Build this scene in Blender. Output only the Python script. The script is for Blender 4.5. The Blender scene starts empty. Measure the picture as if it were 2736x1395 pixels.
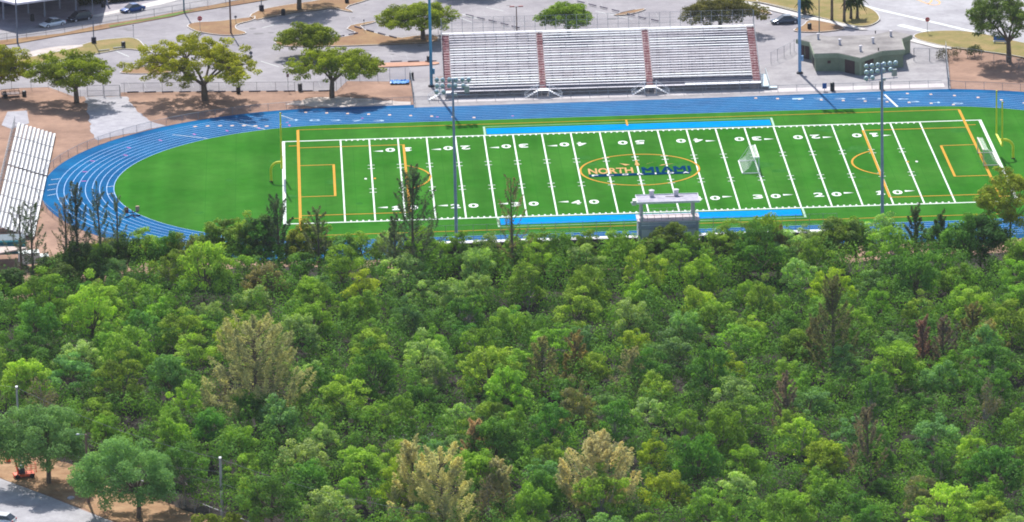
import bpy, bmesh, math, random
from mathutils import Vector, Matrix

# ------------------------------------------------------------------ camera, world, sun
scene = bpy.context.scene
R = math.radians
CAMPOS = Vector((-51.464, -858.936, 229.159))
YAW, PITCH, ROLL, FPX = 0.0366749, 0.2754343, -0.0218713, 15460.0
SRCW, SRCH = 2736.0, 1395.0

def cam_axes():
    cy, sy, cp, sp = math.cos(YAW), math.sin(YAW), math.cos(PITCH), math.sin(PITCH)
    f = Vector((sy*cp, cy*cp, -sp)); r = Vector((cy, -sy, 0)); u = r.cross(f)
    r2 = math.cos(ROLL)*r + math.sin(ROLL)*u
    u2 = -math.sin(ROLL)*r + math.cos(ROLL)*u
    return r2, u2, f
CR, CU, CF = cam_axes()

def G(px, py, z=0.0):
    """survey a point of the photograph onto the level plane at height z"""
    d = CF + CR*((px-SRCW/2)/FPX) - CU*((py-SRCH/2)/FPX)
    t = (z-CAMPOS.z)/d.z
    return CAMPOS + d*t

def PX(p):
    d = Vector(p)-CAMPOS
    k = d.dot(CF)
    return SRCW/2+FPX*d.dot(CR)/k, SRCH/2-FPX*d.dot(CU)/k

cam_data = bpy.data.cameras.new("camera")
cam = bpy.data.objects.new("camera", cam_data)
scene.collection.objects.link(cam)
M = Matrix((CR, CU, -CF)).transposed().to_4x4()
M.translation = CAMPOS
cam.matrix_world = M
cam_data.sensor_width = 36.0
cam_data.lens = 36.0*FPX/SRCW
cam_data.clip_start = 5.0
cam_data.clip_end = 6000.0
scene.camera = cam

SUN_ELEV = R(48)
SHADOW = Vector((4.0, -27.0, 0)).normalized()          # shadows fall towards the camera, a little to the right
world = bpy.data.worlds.new("World"); scene.world = world
world.use_nodes = True
wn = world.node_tree
bg = wn.nodes.get("Background") or wn.nodes.new("ShaderNodeBackground")
sky = wn.nodes.new("ShaderNodeTexSky")
sky.sky_type = 'NISHITA'; sky.sun_disc = False
sky.sun_elevation = SUN_ELEV
sky.sun_rotation = math.atan2(-SHADOW.x, -SHADOW.y)
sky.air_density = 1.0; sky.dust_density = 1.5
wn.links.new(sky.outputs[0], bg.inputs[0])
bg.inputs[1].default_value = 0.12
sun_data = bpy.data.lights.new("sun", 'SUN')
sun_data.energy = 4.6; sun_data.angle = R(0.6); sun_data.color = (1.0, 0.965, 0.91)
sun = bpy.data.objects.new("sun", sun_data)
scene.collection.objects.link(sun)
ld = Vector((SHADOW.x*math.cos(SUN_ELEV), SHADOW.y*math.cos(SUN_ELEV), -math.sin(SUN_ELEV)))
sun.rotation_euler = ld.to_track_quat('-Z', 'Y').to_euler()
scene.view_settings.view_transform = 'Standard'
scene.view_settings.look = 'None'
scene.view_settings.exposure = 0.53
scene.view_settings.gamma = 1.0
scene.cycles.filter_width = 1.9          # the long lens is a little soft

# ------------------------------------------------------------------ materials
MATS = {}
def principled(name):
    m = bpy.data.materials.new(name); m.use_nodes = True
    n = m.node_tree.nodes; b = n.get("Principled BSDF")
    return m, m.node_tree, b

def mat(name, col, rough=0.7, metal=0.0, var=0.12, scale=1.0, col2=None, bump=0.0, spec=0.3, detail=6.0, contrast=(0.35, 0.68), stretch=None, wear=0.13):
    """procedural material: base colour wandering between two tones by noise"""
    if name in MATS: return MATS[name]
    m, nt, b = principled(name)
    N, L = nt.nodes, nt.links
    geo = N.new("ShaderNodeNewGeometry") if stretch is None else None
    tc = N.new("ShaderNodeTexCoord"); mp = N.new("ShaderNodeMapping")
    if stretch: mp.inputs['Scale'].default_value = stretch
    L.new(tc.outputs['Object'] if stretch else geo.outputs['Position'], mp.inputs[0])
    no = N.new("ShaderNodeTexNoise"); no.inputs['Scale'].default_value = scale
    no.inputs['Detail'].default_value = detail; no.inputs['Roughness'].default_value = 0.62
    L.new(mp.outputs[0], no.inputs['Vector'])
    rp = N.new("ShaderNodeValToRGB")
    c2 = col2 if col2 else tuple(min(1, c*(1+var)) for c in col)
    c1 = col if col2 else tuple(c*(1-var) for c in col)
    rp.color_ramp.elements[0].position = contrast[0]; rp.color_ramp.elements[1].position = contrast[1]
    rp.color_ramp.elements[0].color = (*c1, 1); rp.color_ramp.elements[1].color = (*c2, 1)
    L.new(no.outputs['Fac'], rp.inputs[0])
    nf = N.new("ShaderNodeTexNoise"); nf.inputs['Scale'].default_value = scale*6.5; nf.inputs['Detail'].default_value = 5; nf.inputs['Roughness'].default_value = 0.7
    L.new(mp.outputs[0], nf.inputs['Vector'])
    wr = N.new("ShaderNodeMapRange"); wr.inputs['From Min'].default_value = .3; wr.inputs['From Max'].default_value = .7; wr.inputs['To Min'].default_value = 1-wear; wr.inputs['To Max'].default_value = 1+wear*.8
    L.new(nf.outputs['Fac'], wr.inputs['Value'])
    sc_ = N.new("ShaderNodeVectorMath"); sc_.operation = 'SCALE'; L.new(rp.outputs[0], sc_.inputs[0]); L.new(wr.outputs[0], sc_.inputs['Scale'])
    L.new(sc_.outputs[0], b.inputs['Base Color'])
    b.inputs['Roughness'].default_value = rough; b.inputs['Metallic'].default_value = metal
    b.inputs['Specular IOR Level'].default_value = spec
    if bump:
        bp = N.new("ShaderNodeBump"); bp.inputs['Strength'].default_value = bump; bp.inputs['Distance'].default_value = 0.05
        n2 = N.new("ShaderNodeTexNoise"); n2.inputs['Scale'].default_value = scale*9; n2.inputs['Detail'].default_value = 4
        L.new(mp.outputs[0], n2.inputs['Vector']); L.new(n2.outputs['Fac'], bp.inputs['Height']); L.new(bp.outputs[0], b.inputs['Normal'])
    MATS[name] = m; return m

def leaf_mat(name, trans=0.24, tint2=(1.35, 1.3, 0.8), dark=0.42, tt=(1.45, 1.5, 0.55)):
    """foliage: colour comes from the object's own colour, varied leaf by leaf"""
    if name in MATS: return MATS[name]
    m = bpy.data.materials.new(name); m.use_nodes = True
    nt = m.node_tree; N, L = nt.nodes, nt.links; N.clear()
    out = N.new("ShaderNodeOutputMaterial")
    oi = N.new("ShaderNodeObjectInfo")
    at = N.new("ShaderNodeAttribute"); at.attribute_name = "tone"
    a = N.new("ShaderNodeMix"); a.data_type = 'RGBA'; a.blend_type = 'MULTIPLY'; a.inputs[0].default_value = 1.0
    rp = N.new("ShaderNodeValToRGB")
    rp.color_ramp.elements[0].position = 0.0; rp.color_ramp.elements[0].color = (dark, dark*1.05, dark*1.1, 1)
    rp.color_ramp.elements[1].position = 1.0; rp.color_ramp.elements[1].color = (*tint2, 1)
    e = rp.color_ramp.elements.new(0.5); e.color = (1, 1, 1, 1)
    L.new(at.outputs['Fac'], rp.inputs[0])
    L.new(oi.outputs['Color'], a.inputs[6]); L.new(rp.outputs[0], a.inputs[7])
    d = N.new("ShaderNodeBsdfPrincipled"); d.inputs['Roughness'].default_value = 0.8
    d.inputs['Specular IOR Level'].default_value = 0.04
    L.new(a.outputs[2], d.inputs['Base Color'])
    t = N.new("ShaderNodeBsdfTranslucent")
    tm = N.new("ShaderNodeMix"); tm.data_type = 'RGBA'; tm.blend_type = 'MULTIPLY'; tm.inputs[0].default_value = 1.0
    tm.inputs[7].default_value = (*tt, 1)
    L.new(a.outputs[2], tm.inputs[6]); L.new(tm.outputs[2], t.inputs['Color'])
    mx = N.new("ShaderNodeMixShader"); mx.inputs[0].default_value = trans
    L.new(d.outputs[0], mx.inputs[1]); L.new(t.outputs[0], mx.inputs[2]); L.new(mx.outputs[0], out.inputs[0])
    MATS[name] = m; return m

def veil_mat(name, col, alpha, scale=40.0):
    """woven wire: mostly open"""
    if name in MATS: return MATS[name]
    m = bpy.data.materials.new(name); m.use_nodes = True
    nt = m.node_tree; N, L = nt.nodes, nt.links; N.clear()
    out = N.new("ShaderNodeOutputMaterial")
    d = N.new("ShaderNodeBsdfPrincipled"); d.inputs['Base Color'].default_value = (*col, 1); d.inputs['Roughness'].default_value = 0.5
    d.inputs['Metallic'].default_value = 0.4
    t = N.new("ShaderNodeBsdfTransparent")
    tc = N.new("ShaderNodeNewGeometry"); no = N.new("ShaderNodeTexNoise"); no.inputs['Scale'].default_value = scale/40
    L.new(tc.outputs['Position'], no.inputs['Vector'])
    mr = N.new("ShaderNodeMapRange"); mr.inputs['To Min'].default_value = alpha*0.6; mr.inputs['To Max'].default_value = alpha*1.4
    L.new(no.outputs['Fac'], mr.inputs['Value'])
    mx = N.new("ShaderNodeMixShader"); L.new(mr.outputs[0], mx.inputs[0])
    L.new(t.outputs[0], mx.inputs[1]); L.new(d.outputs[0], mx.inputs[2]); L.new(mx.outputs[0], out.inputs[0])
    MATS[name] = m; return m

ASPH   = lambda: mat('asphalt_lot', (0.20, 0.185, 0.205), 0.9, var=0.1, scale=0.09, col2=(0.33, 0.31, 0.325), bump=0.2, contrast=(0.3, 0.7))
ROADM  = lambda: mat('road_asphalt', (0.34, 0.335, 0.35), 0.9, scale=0.25, col2=(0.47, 0.46, 0.47), bump=0.2, stretch=None)
DIRT   = lambda: mat('dirt', (0.20, 0.115, 0.08), 0.95, scale=0.16, col2=(0.36, 0.22, 0.155), bump=0.5, contrast=(0.3, 0.66))
CONC   = lambda: mat('concrete', (0.235, 0.22, 0.235), 0.85, scale=0.3, col2=(0.34, 0.325, 0.335), bump=0.2)
GRAVEL = lambda: mat('gravel', (0.31, 0.30, 0.335), 0.95, scale=0.7, col2=(0.42, 0.41, 0.44), bump=0.6)
WALK   = lambda: mat('sidewalk', (0.48, 0.45, 0.43), 0.85, scale=0.5, col2=(0.60, 0.57, 0.54), bump=0.2)
DRYG   = lambda: mat('dry_grass', (0.22, 0.115, 0.06), 0.95, scale=0.22, col2=(0.29, 0.185, 0.085), bump=0.6)
GREENG = lambda: mat('green_grass', (0.17, 0.155, 0.035), 0.95, scale=0.3, col2=(0.29, 0.20, 0.08), bump=0.6)
WHITEP = lambda: mat('white_paint', (0.62, 0.66, 0.63), 0.7, var=0.05, scale=0.6)
ALU    = lambda: mat('aluminium', (0.54, 0.51, 0.56), 0.6, 0.0, scale=0.35, col2=(0.76, 0.73, 0.77), spec=0.3)
STEEL  = lambda: mat('galvanised_steel', (0.30, 0.32, 0.35), 0.5, 0.5, scale=1.0)
BARK   = lambda: mat('bark', (0.10, 0.075, 0.06), 0.95, scale=2.0, col2=(0.19, 0.15, 0.12), bump=0.6)
PALEB  = lambda: mat('pale_bark', (0.26, 0.23, 0.21), 0.95, scale=2.0, col2=(0.38, 0.35, 0.32), bump=0.6)
BLACKP = lambda: mat('black_plastic', (0.02, 0.022, 0.028), 0.5, scale=3)
RUBBER = lambda: mat('rubber', (0.02, 0.02, 0.02), 0.8, scale=3)
GLASS  = lambda: mat('dark_glass', (0.015, 0.02, 0.03), 0.12, scale=1, spec=0.8)

# ------------------------------------------------------------------ mesh builder
class MB:
    def __init__(s): s.v = []; s.f = []; s.tone = None
    def quad(s, a, b, c, d):
        i = len(s.v); s.v += [tuple(a), tuple(b), tuple(c), tuple(d)]; s.f.append((i, i+1, i+2, i+3)); return s
    def poly(s, pts, z=None):
        i = len(s.v); s.v += [(p[0], p[1], p[2] if z is None else z) for p in pts]; s.f.append(tuple(range(i, i+len(pts)))); return s
    def prism(s, pts, z0, z1):
        n = len(pts); i = len(s.v)
        a = sum(pts[k][0]*pts[(k+1) % n][1]-pts[(k+1) % n][0]*pts[k][1] for k in range(n))
        if a < 0: pts = list(reversed(pts))
        s.v += [(p[0], p[1], z0) for p in pts]+[(p[0], p[1], z1) for p in pts]
        s.f.append(tuple(range(i+n-1, i-1, -1))); s.f.append(tuple(range(i+n, i+2*n)))
        for k in range(n):
            j = (k+1) % n; s.f.append((i+k, i+j, i+n+j, i+n+k))
        return s
    def box(s, c, d, rz=0.0):
        hx, hy, hz = d[0]/2, d[1]/2, d[2]/2
        ca, sa = math.cos(rz), math.sin(rz)
        i = len(s.v)
        for z in (-hz, hz):
            for x, y in ((-hx, -hy), (hx, -hy), (hx, hy), (-hx, hy)):
                s.v.append((c[0]+x*ca-y*sa, c[1]+x*sa+y*ca, c[2]+z))
        s.f += [(i+3, i+2, i+1, i), (i+4, i+5, i+6, i+7), (i, i+1, i+5, i+4), (i+1, i+2, i+6, i+5), (i+2, i+3, i+7, i+6), (i+3, i, i+4, i+7)]
        return s
    def tube(s, p, q, r0, r1=None, n=8, caps=True):
        r1 = r0 if r1 is None else r1
        p, q = Vector(p), Vector(q); d = (q-p)
        if d.length < 1e-6: return s
        d.normalize(); a = d.orthogonal().normalized(); b = d.cross(a)
        i = len(s.v)
        for c, r in ((p, r0), (q, r1)):
            for k in range(n):
                t = 2*math.pi*k/n; s.v.append(tuple(c+a*(r*math.cos(t))+b*(r*math.sin(t))))
        for k in range(n):
            j = (k+1) % n; s.f.append((i+k, i+j, i+n+j, i+n+k))
        if caps: s.f.append(tuple(range(i+n-1, i-1, -1))); s.f.append(tuple(range(i+n, i+2*n)))
        return s
    def path(s, pts, radii, n=7):
        """one continuous swept tube"""
        pts = [Vector(p) for p in pts]; i = len(s.v); m = len(pts); a = None
        for k, p in enumerate(pts):
            d = (pts[min(k+1, m-1)]-pts[max(k-1, 0)]).normalized()
            a = d.orthogonal().normalized() if a is None else (a-d*a.dot(d)).normalized()
            b = d.cross(a); r = radii[k] if isinstance(radii, (list, tuple)) else radii
            for q in range(n):
                t = 2*math.pi*q/n; s.v.append(tuple(p+a*(r*math.cos(t))+b*(r*math.sin(t))))
        for k in range(m-1):
            for q in range(n):
                j = (q+1) % n; s.f.append((i+k*n+q, i+k*n+j, i+(k+1)*n+j, i+(k+1)*n+q))
        s.f.append(tuple(range(i+n-1, i-1, -1))); s.f.append(tuple(range(i+(m-1)*n, i+m*n)))
        return s
    def lathe(s, c, prof, n=12):
        i = len(s.v); m = len(prof)
        for r, z in prof:
            for k in range(n):
                t = 2*math.pi*k/n; s.v.append((c[0]+r*math.cos(t), c[1]+r*math.sin(t), c[2]+z))
        for k in range(m-1):
            for q in range(n):
                j = (q+1) % n; s.f.append((i+k*n+q, i+k*n+j, i+(k+1)*n+j, i+(k+1)*n+q))
        s.f.append(tuple(range(i+n-1, i-1, -1))); s.f.append(tuple(range(i+(m-1)*n, i+m*n)))
        return s
    def strip(s, a, b, w, z):
        """flat painted line from a to b, w wide"""
        dx, dy = b[0]-a[0], b[1]-a[1]; l = math.hypot(dx, dy); nx, ny = -dy/l*w/2, dx/l*w/2
        return s.quad((a[0]-nx, a[1]-ny, z), (b[0]-nx, b[1]-ny, z), (b[0]+nx, b[1]+ny, z), (a[0]+nx, a[1]+ny, z))
    def ribbon(s, pts, w, z):
        """flat line of constant width along a bent path, one connected sheet"""
        n = len(pts); L, Rr = [], []
        for k in range(n):
            a, b = pts[max(k-1, 0)], pts[min(k+1, n-1)]
            dx, dy = b[0]-a[0], b[1]-a[1]; l = math.hypot(dx, dy) or 1
            nx, ny = -dy/l*w/2, dx/l*w/2
            L.append((pts[k][0]+nx, pts[k][1]+ny, z)); Rr.append((pts[k][0]-nx, pts[k][1]-ny, z))
        i = len(s.v); s.v += Rr+L
        for k in range(n-1): s.f.append((i+k, i+k+1, i+n+k+1, i+n+k))
        return s
    def mesh(s, name):
        me = bpy.data.meshes.new(name); me.from_pydata(s.v, [], s.f)
        if s.tone is not None:
            at = me.attributes.new("tone", 'FLOAT', 'FACE'); at.data.foreach_set("value", s.tone)
        me.update(); return me

COL = scene.collection
def obj(name, mb, material, parent=None, loc=None, rz=0.0, smooth=False, bevel=0.0):
    me = mb if isinstance(mb, bpy.types.Mesh) else mb.mesh(name)
    if material and not me.materials: me.materials.append(material)
    if smooth: me.polygons.foreach_set("use_smooth", [True]*len(me.polygons))
    o = bpy.data.objects.new(name, me); COL.objects.link(o)
    if parent: o.parent = parent
    if loc is not None: o.location = loc
    if rz: o.rotation_euler = (0, 0, rz)
    if bevel:
        md = o.modifiers.new("bevel", 'BEVEL'); md.width = bevel; md.segments = 2
    return o
def tag(o, label, cat, group=None):
    o['label'] = label; o['category'] = cat
    if group: o['group'] = group
    return o
def thing(name, label, cat, loc=(0, 0, 0), rz=0.0, group=None):
    o = bpy.data.objects.new(name, None); COL.objects.link(o); o.empty_display_size = 0.5
    o.location = (loc[0], loc[1], loc[2] if len(loc) > 2 else 0); o.rotation_euler = (0, 0, rz)
    return tag(o, label, cat, group)
def struct(name, mb, m, kind='structure'):
    o = obj(name, mb, m); o['kind'] = kind; return o
def dup(root, loc, rz=0.0, label=None, group=None, scale=None, color=None):
    r = root.copy(); COL.objects.link(r); r.location = (loc[0], loc[1], loc[2] if len(loc) > 2 else 0); r.rotation_euler = (0, 0, rz)
    if label: r['label'] = label
    if group: r['group'] = group
    if scale: r.scale = scale if hasattr(scale, '__len__') else (scale,)*3
    for ch in list(root.children):
        c = ch.copy(); COL.objects.link(c); c.parent = r
        if color and c.name.startswith('crown'): c.color = (*color, 1)
        for g in list(ch.children):
            d = g.copy(); COL.objects.link(d); d.parent = c
    return r
def P(px, py, z=0.0):
    g = G(px, py, z); return (g.x, g.y)
def ppoly(pts, z=0.0): return [P(x, y) for x, y in pts]

rnd = random.Random(7)
def wobble(pts, amp=0.35, step=2.0, seed=1):
    """subdivide an outline and roughen it"""
    rr = random.Random(seed); out = []
    for k in range(len(pts)):
        a, b = pts[k], pts[(k+1) % len(pts)]
        l = math.hypot(b[0]-a[0], b[1]-a[1]); n = max(1, int(l/step))
        for j in range(n):
            t = j/n; out.append((a[0]+(b[0]-a[0])*t+rr.uniform(-amp, amp)*(j > 0), a[1]+(b[1]-a[1])*t+rr.uniform(-amp, amp)*(j > 0)))
    return out

# ------------------------------------------------------------------ ground, lot, roads, paths
mb = MB(); mb.poly([(-700, -950, 0), (620, -950, 0), (620, 290, 0), (-700, 290, 0)])
struct('ground', mb, DIRT())
z1, z2, z3, z4, z5 = 0.02, 0.04, 0.06, 0.08, 0.10

# leaf litter under the woodland
FOREST_PX = [(-60, 800), (180, 800), (300, 742), (480, 720), (1000, 715), (1080, 738), (1700, 724), (1900, 716), (2400, 690), (2800, 670),
             (2830, 1560), (950, 1560), (571, 1388), (171, 1236), (-60, 1170)]
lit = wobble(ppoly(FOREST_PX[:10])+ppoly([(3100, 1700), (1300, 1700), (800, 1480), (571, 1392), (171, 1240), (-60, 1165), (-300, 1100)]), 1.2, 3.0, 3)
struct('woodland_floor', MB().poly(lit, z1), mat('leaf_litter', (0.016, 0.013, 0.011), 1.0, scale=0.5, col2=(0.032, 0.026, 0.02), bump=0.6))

# parking lot and drive (one asphalt sheet up to the horizon side)
lot = ppoly([(-400, 241), (0, 241), (36, 236), (129, 233), (197, 258), (321, 258), (323, 247), (700, 243), (899, 244), (927, 217), (1042, 218), (1100, 213),
             (1180, 205), (2080, 180), (2160, 110), (2440, 110), (2530, 118), (2720, 152), (2900, 190), (3400, -260), (-300, -260)])
struct('parking_lot', MB().poly(lot, z1), ASPH())

# concrete apron round the big bleachers and the green building
ap = ppoly([(1098, 212), (1175, 208), (1960, 185), (2070, 168), (2120, 118), (2440, 108), (2530, 130), (2540, 238), (2400, 243), (1900, 262), (1106, 288)])
struct('concrete_apron', MB().poly(ap, z2), CONC())
struct('path', MB().poly([(-29.5, 46.4), (52.5, 46.4), (52.5, 48.9), (-29.5, 48.9)], z3), mat('pale_walk', (0.46, 0.42, 0.42), 0.85, scale=0.25, col2=(0.60, 0.56, 0.56)))
fan = wobble(ppoly([(225, 259), (233, 288), (240, 328), (243, 355), (262, 376), (300, 366), (385, 349), (445, 337), (405, 326), (365, 296), (340, 259)]), 0.25, 1.2, 5)
struct('gravel_path', MB().poly(fan, z2), GRAVEL())
struct('concrete_pad', MB().poly(ppoly([(20, 299), (72, 296), (78, 330), (30, 345), (4, 335)]), z2), GRAVEL())
struct('gravel_patch', MB().poly(wobble(ppoly([(830, 262), (905, 258), (1010, 268), (1100, 272), (1100, 284), (960, 288), (850, 286), (760, 280)]), 0.3, 1.0, 9), z1),
       mat('pale_sand', (0.42, 0.35, 0.31), 0.95, scale=0.6, col2=(0.56, 0.50, 0.47), bump=0.5))

# beds and islands in the lot
def R1(pts): return [(x/3.647, y/3.647) for x, y in pts]
def R2(pts): return [(680+x/3.647, y/3.647) for x, y in pts]
def R3(pts): return [(1360+x/3.647, y/3.647) for x, y in pts]
def R4(pts): return [(2036+x/3.647, y/3.647) for x, y in pts]
CURB = lambda: mat('kerb', (0.50, 0.48, 0.48), 0.85, scale=0.8, col2=(0.62, 0.60, 0.59))
def smooth_poly(pts, it=1):
    for _ in range(it):
        o = []
        for k in range(len(pts)):
            a, b = pts[k], pts[(k+1) % len(pts)]
            o += [(a[0]*.75+b[0]*.25, a[1]*.75+b[1]*.25), (a[0]*.25+b[0]*.75, a[1]*.25+b[1]*.75)]
        pts = o
    return pts
BEDN = [0]
def bed(pts, m, z=0.12, kerb=True, name='planting_bed', it=2):
    BEDN[0] += 1; z += 0.006*BEDN[0]
    p = smooth_poly(ppoly(pts), it)
    o = struct(name, MB().prism(p, 0.0, z), m)
    if kerb:
        k = MB(); q = p+[p[0]]; k.ribbon(q+[p[1]], 0.16, z+0.02)
        n = len(q)+1
        kk = obj('kerb', k, CURB(), o)
    return o
bed(R1([(150, 610), (230, 560), (640, 500), (900, 405), (1130, 380), (1330, 368), (1420, 470), (1500, 530), (1340, 490), (1200, 478), (1040, 512), (750, 562), (300, 640), (200, 670)]), GREENG())
bed(R1([(1130, 712), (1300, 680), (1460, 645), (1700, 640), (1720, 715), (1300, 728)]), DRYG())
bed(R1([(1820, 250), (1900, 222), (2130, 215), (2300, 190), (2480, 170), (2480, 150), (2490, 200), (2300, 240), (2290, 290), (2420, 325), (2350, 345), (2180, 352), (1950, 322), (1840, 280)]), DRYG())
bed(R2([(195, 410), (250, 393), (350, 400), (780, 382), (1020, 336), (860, 270), (1160, 208), (1195, 220), (975, 270), (1380, 385), (1600, 350), (1790, 350), (1790, 420), (1270, 440), (700, 460), (350, 462), (215, 442)]), DRYG(), it=1)
bed(R2([(-60, 160), (0, 205), (130, 175), (400, 122), (560, 112), (760, 80), (900, 118), (975, 122), (860, 78), (1110, 5), (1200, -40), (760, -40), (640, 10), (300, 55), (60, 100)]), DRYG(), it=1)
bed(R2([(1050, 640), (1200, 620), (1800, 602), (1800, 640), (1200, 662), (1060, 668)]), mat('mulch', (0.42, 0.22, 0.15), 0.95, scale=0.6, col2=(0.52, 0.30, 0.21), bump=0.5), kerb=False)
bed(R3([(1010, 148), (1300, 88), (1340, 98), (1210, 140), (1060, 160)]), DRYG(), it=1)
bed(R4([(290, 300), (400, 262), (450, 195), (640, 225), (830, 278), (760, 300), (560, 322), (360, 318)]), DRYG())
bed(R4([(-60, 18), (0, 35), (300, 110), (650, 200), (900, 265), (1050, 262), (1155, 205), (1130, 140), (1060, 90), (1000, 68), (760, -10), (500, -80), (-60, -80)]), GREENG())
bed(R3([(2340, 62), (2450, 95), (2560, 130), (2560, 150), (2440, 130)]), DRYG())
bed(R3([(2190, -10), (2290, 22), (2440, 30), (2560, 50), (2900, 130), (2900, -60), (2300, -60)]), GREENG())
bed(R4([(1480, 335), (1720, 306), (2050, 312), (2553, 430), (2800, 470), (2800, 620), (2553, 570), (2400, 540), (2100, 500), (1850, 475), (1480, 392)]), GREENG())
# grass strip by the upper-left fence
gs = R1([(-200, 430), (0, 400), (600, 332), (1000, 245), (1450, 178), (1790, 108), (2600, -40), (2660, -10), (2553, 12), (1800, 135), (1690, 165), (1300, 235), (1000, 290), (600, 352), (160, 430), (-200, 470)])
bed(gs, DRYG(), kerb=False, z=0.06, name='grass_strip', it=0)
bed(R1([(1060, 262), (1450, 190), (1790, 120), (1900, 105), (1800, 132), (1690, 160), (1300, 225), (1080, 270)]), mat('lush_grass', (0.07, 0.15, 0.02), 0.95, scale=0.5, col2=(0.14, 0.24, 0.04), bump=0.5), kerb=False, z=0.09, name='grass_strip', it=0)
bed(R1([(190, 540), (450, 470), (800, 440), (820, 460), (600, 500), (330, 560), (230, 565)]), mat('pale_sand', (0.5,0.5,0.5)), kerb=False, z=0.05, name='sand_patch')
# upper-left forecourt and street
struct('road', MB().poly(ppoly([(-300, 140), (0, 84), (165, 60), (420, 14), (700, -40), (300, -160), (-500, -160)]), z3), mat('dark_street', (0.24, 0.22, 0.25), 0.9, scale=0.3, col2=(0.36, 0.33, 0.36), bump=0.2))
struct('road', MB().poly(ppoly([(-300, 160), (0, 104), (145, 84), (290, 58), (450, 32), (560, 16), (720, -16), (690, -36), (420, 14), (165, 60), (0, 84), (-300, 130)]), z4), CONC())
struct('sidewalk', MB().poly(ppoly([(240, 44), (400, 8), (560, -30), (580, -26), (430, 14), (262, 46)]), z5), WALK())
# upper-right road, walk, painted lines
struct('sidewalk', MB().poly(ppoly(R3([(2060, -30), (2553, 70)])+R4([(0, 48), (480, 168), (650, 205), (900, 262), (1040, 296), (960, 300), (830, 272), (620, 226), (430, 192), (0, 88)])+R3([(2553, 110), (2000, -20)])), 0.15), WALK())
struct('sidewalk', MB().poly(ppoly(R4([(1740, 303), (1800, 300), (2060, 348), (2320, 408), (2560, 466), (2900, 540), (2900, 565), (2560, 492), (2300, 436), (2040, 374)])), 0.15), CONC())
struct('sidewalk', MB().poly(ppoly(R4([(1440, 378), (1500, 384), (1860, 462), (1850, 486), (1700, 474), (1440, 408)])), 0.145), WALK())
struct('road', MB().poly(ppoly(R4([(560, -120), (1000, 66), (1065, 92), (1140, 150), (1160, 210), (1060, 268), (980, 300), (1380, 300), (1560, 315), (1720, 304), (2050, 310), (2553, 428), (3200, 580), (3200, -900), (300, -900)])), z2), mat('avenue_asphalt', (0.29, 0.28, 0.30), 0.9, scale=0.12, col2=(0.40, 0.39, 0.41), bump=0.15))
pm = MB()
def pline(pts, w, z=0.055):
    pm.ribbon(ppoly(pts), w, z)
pline(R4([(960, 52), (1200, 112), (1500, 180), (1800, 250), (2080, 318), (2300, 372)]), 0.75)
pline(R4([(1340, 246), (1450, 272), (1620, 312)]), 1.3)
road_lines = obj('road_markings', pm, WHITEP()); road_lines['kind'] = 'structure'
om = MB()
def oline(pts, w, z=0.055): om.ribbon(ppoly(pts), w, z)
oline(R4([(1490, -12), (1520, 0), (1560, 18), (1620, 42), (1680, 54), (1725, 44), (1735, 22), (1700, 2), (1650, -8)]), 0.3)
oline(R4([(1620, 44), (1648, 18), (1660, -14)]), 0.32)
oline(R4([(1505, 4), (1540, -18)]), 0.3)
oo = obj('orange_road_marking', om, mat('orange_paint', (0.74, 0.40, 0.16), 0.8, scale=1)); oo['kind'] = 'structure'
# lot bay lines
bl = MB()
for a, b in (((310, 137), (345, 152)), ((290, 130), (306, 133)), ((368, 166), (412, 157)), ((697, 164), (745, 179)), ((1222, 45), (1262, 60)), ((1235, 38), (1290, 55)), ((2048, 64), (2070, 60)),
             ((1500, 10), (1560, 22)), ((1590, 30), (1690, 52)), ((1300, 20), (1345, 30)), ((760, 60), (700, 75))):
    bl.ribbon([P(*a), P(*b)], 0.14, 0.034)
obj('bay_lines', bl, WHITEP())['kind'] = 'structure'
# tar joints and repairs
tj = MB(); rr = random.Random(11)
for k in range(44):
    x, y = rr.uniform(150, 2050), rr.uniform(20, 200); L0 = rr.uniform(20, 120)
    pts = []; a = rr.uniform(-0.4, 0.2)
    for j in range(6): pts.append(P(x+L0*j/5, y+a*L0*j/5*0.3+rr.uniform(-1, 1)))
    if y > 60 and 1150 < x < 2100: continue
    tj.ribbon(pts, 0.09, 0.032)
obj('tar_joints', tj, mat('tar', (0.12, 0.12, 0.13), 0.8))['kind'] = 'structure'

st_ = MB(); rr = random.Random(21)
for k in range(60):
    x, y = rr.uniform(330, 2000), rr.uniform(8, 215)
    if 1150 < x < 2050 and y > 55: continue
    cx, cy = P(x, y); r0 = rr.uniform(.25, .9)
    st_.poly([(cx+r0*rr.uniform(.7, 1.3)*math.cos(a*.785), cy+r0*rr.uniform(.5, 1.2)*math.sin(a*.785), .028+k*.0002) for a in range(8)])
obj('oil_stains', st_, mat('oil_stain', (.13, .12, .13), .8, scale=2, col2=(.2, .19, .2)))['kind'] = 'structure'
b2 = MB()
for (x0, y0, x1, y1, n) in ((348, 236, 900, 233, 14), (1010, 160, 1170, 158, 5), (940, 60, 1120, 103, 6), (1230, 30, 1400, 68, 6), (1500, 2, 1760, 52, 8), (705, 62, 900, 20, 6)):
    for k in range(n):
        x, y = x0+(x1-x0)*k/(n-1), y0+(y1-y0)*k/(n-1); b2.ribbon([P(x, y), P(x-7, y-16)], .1, .036)
obj('stall_lines', b2, mat('worn_white', (.38, .38, .39), .9, scale=3, col2=(.26, .25, .26)))['kind'] = 'structure'
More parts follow.
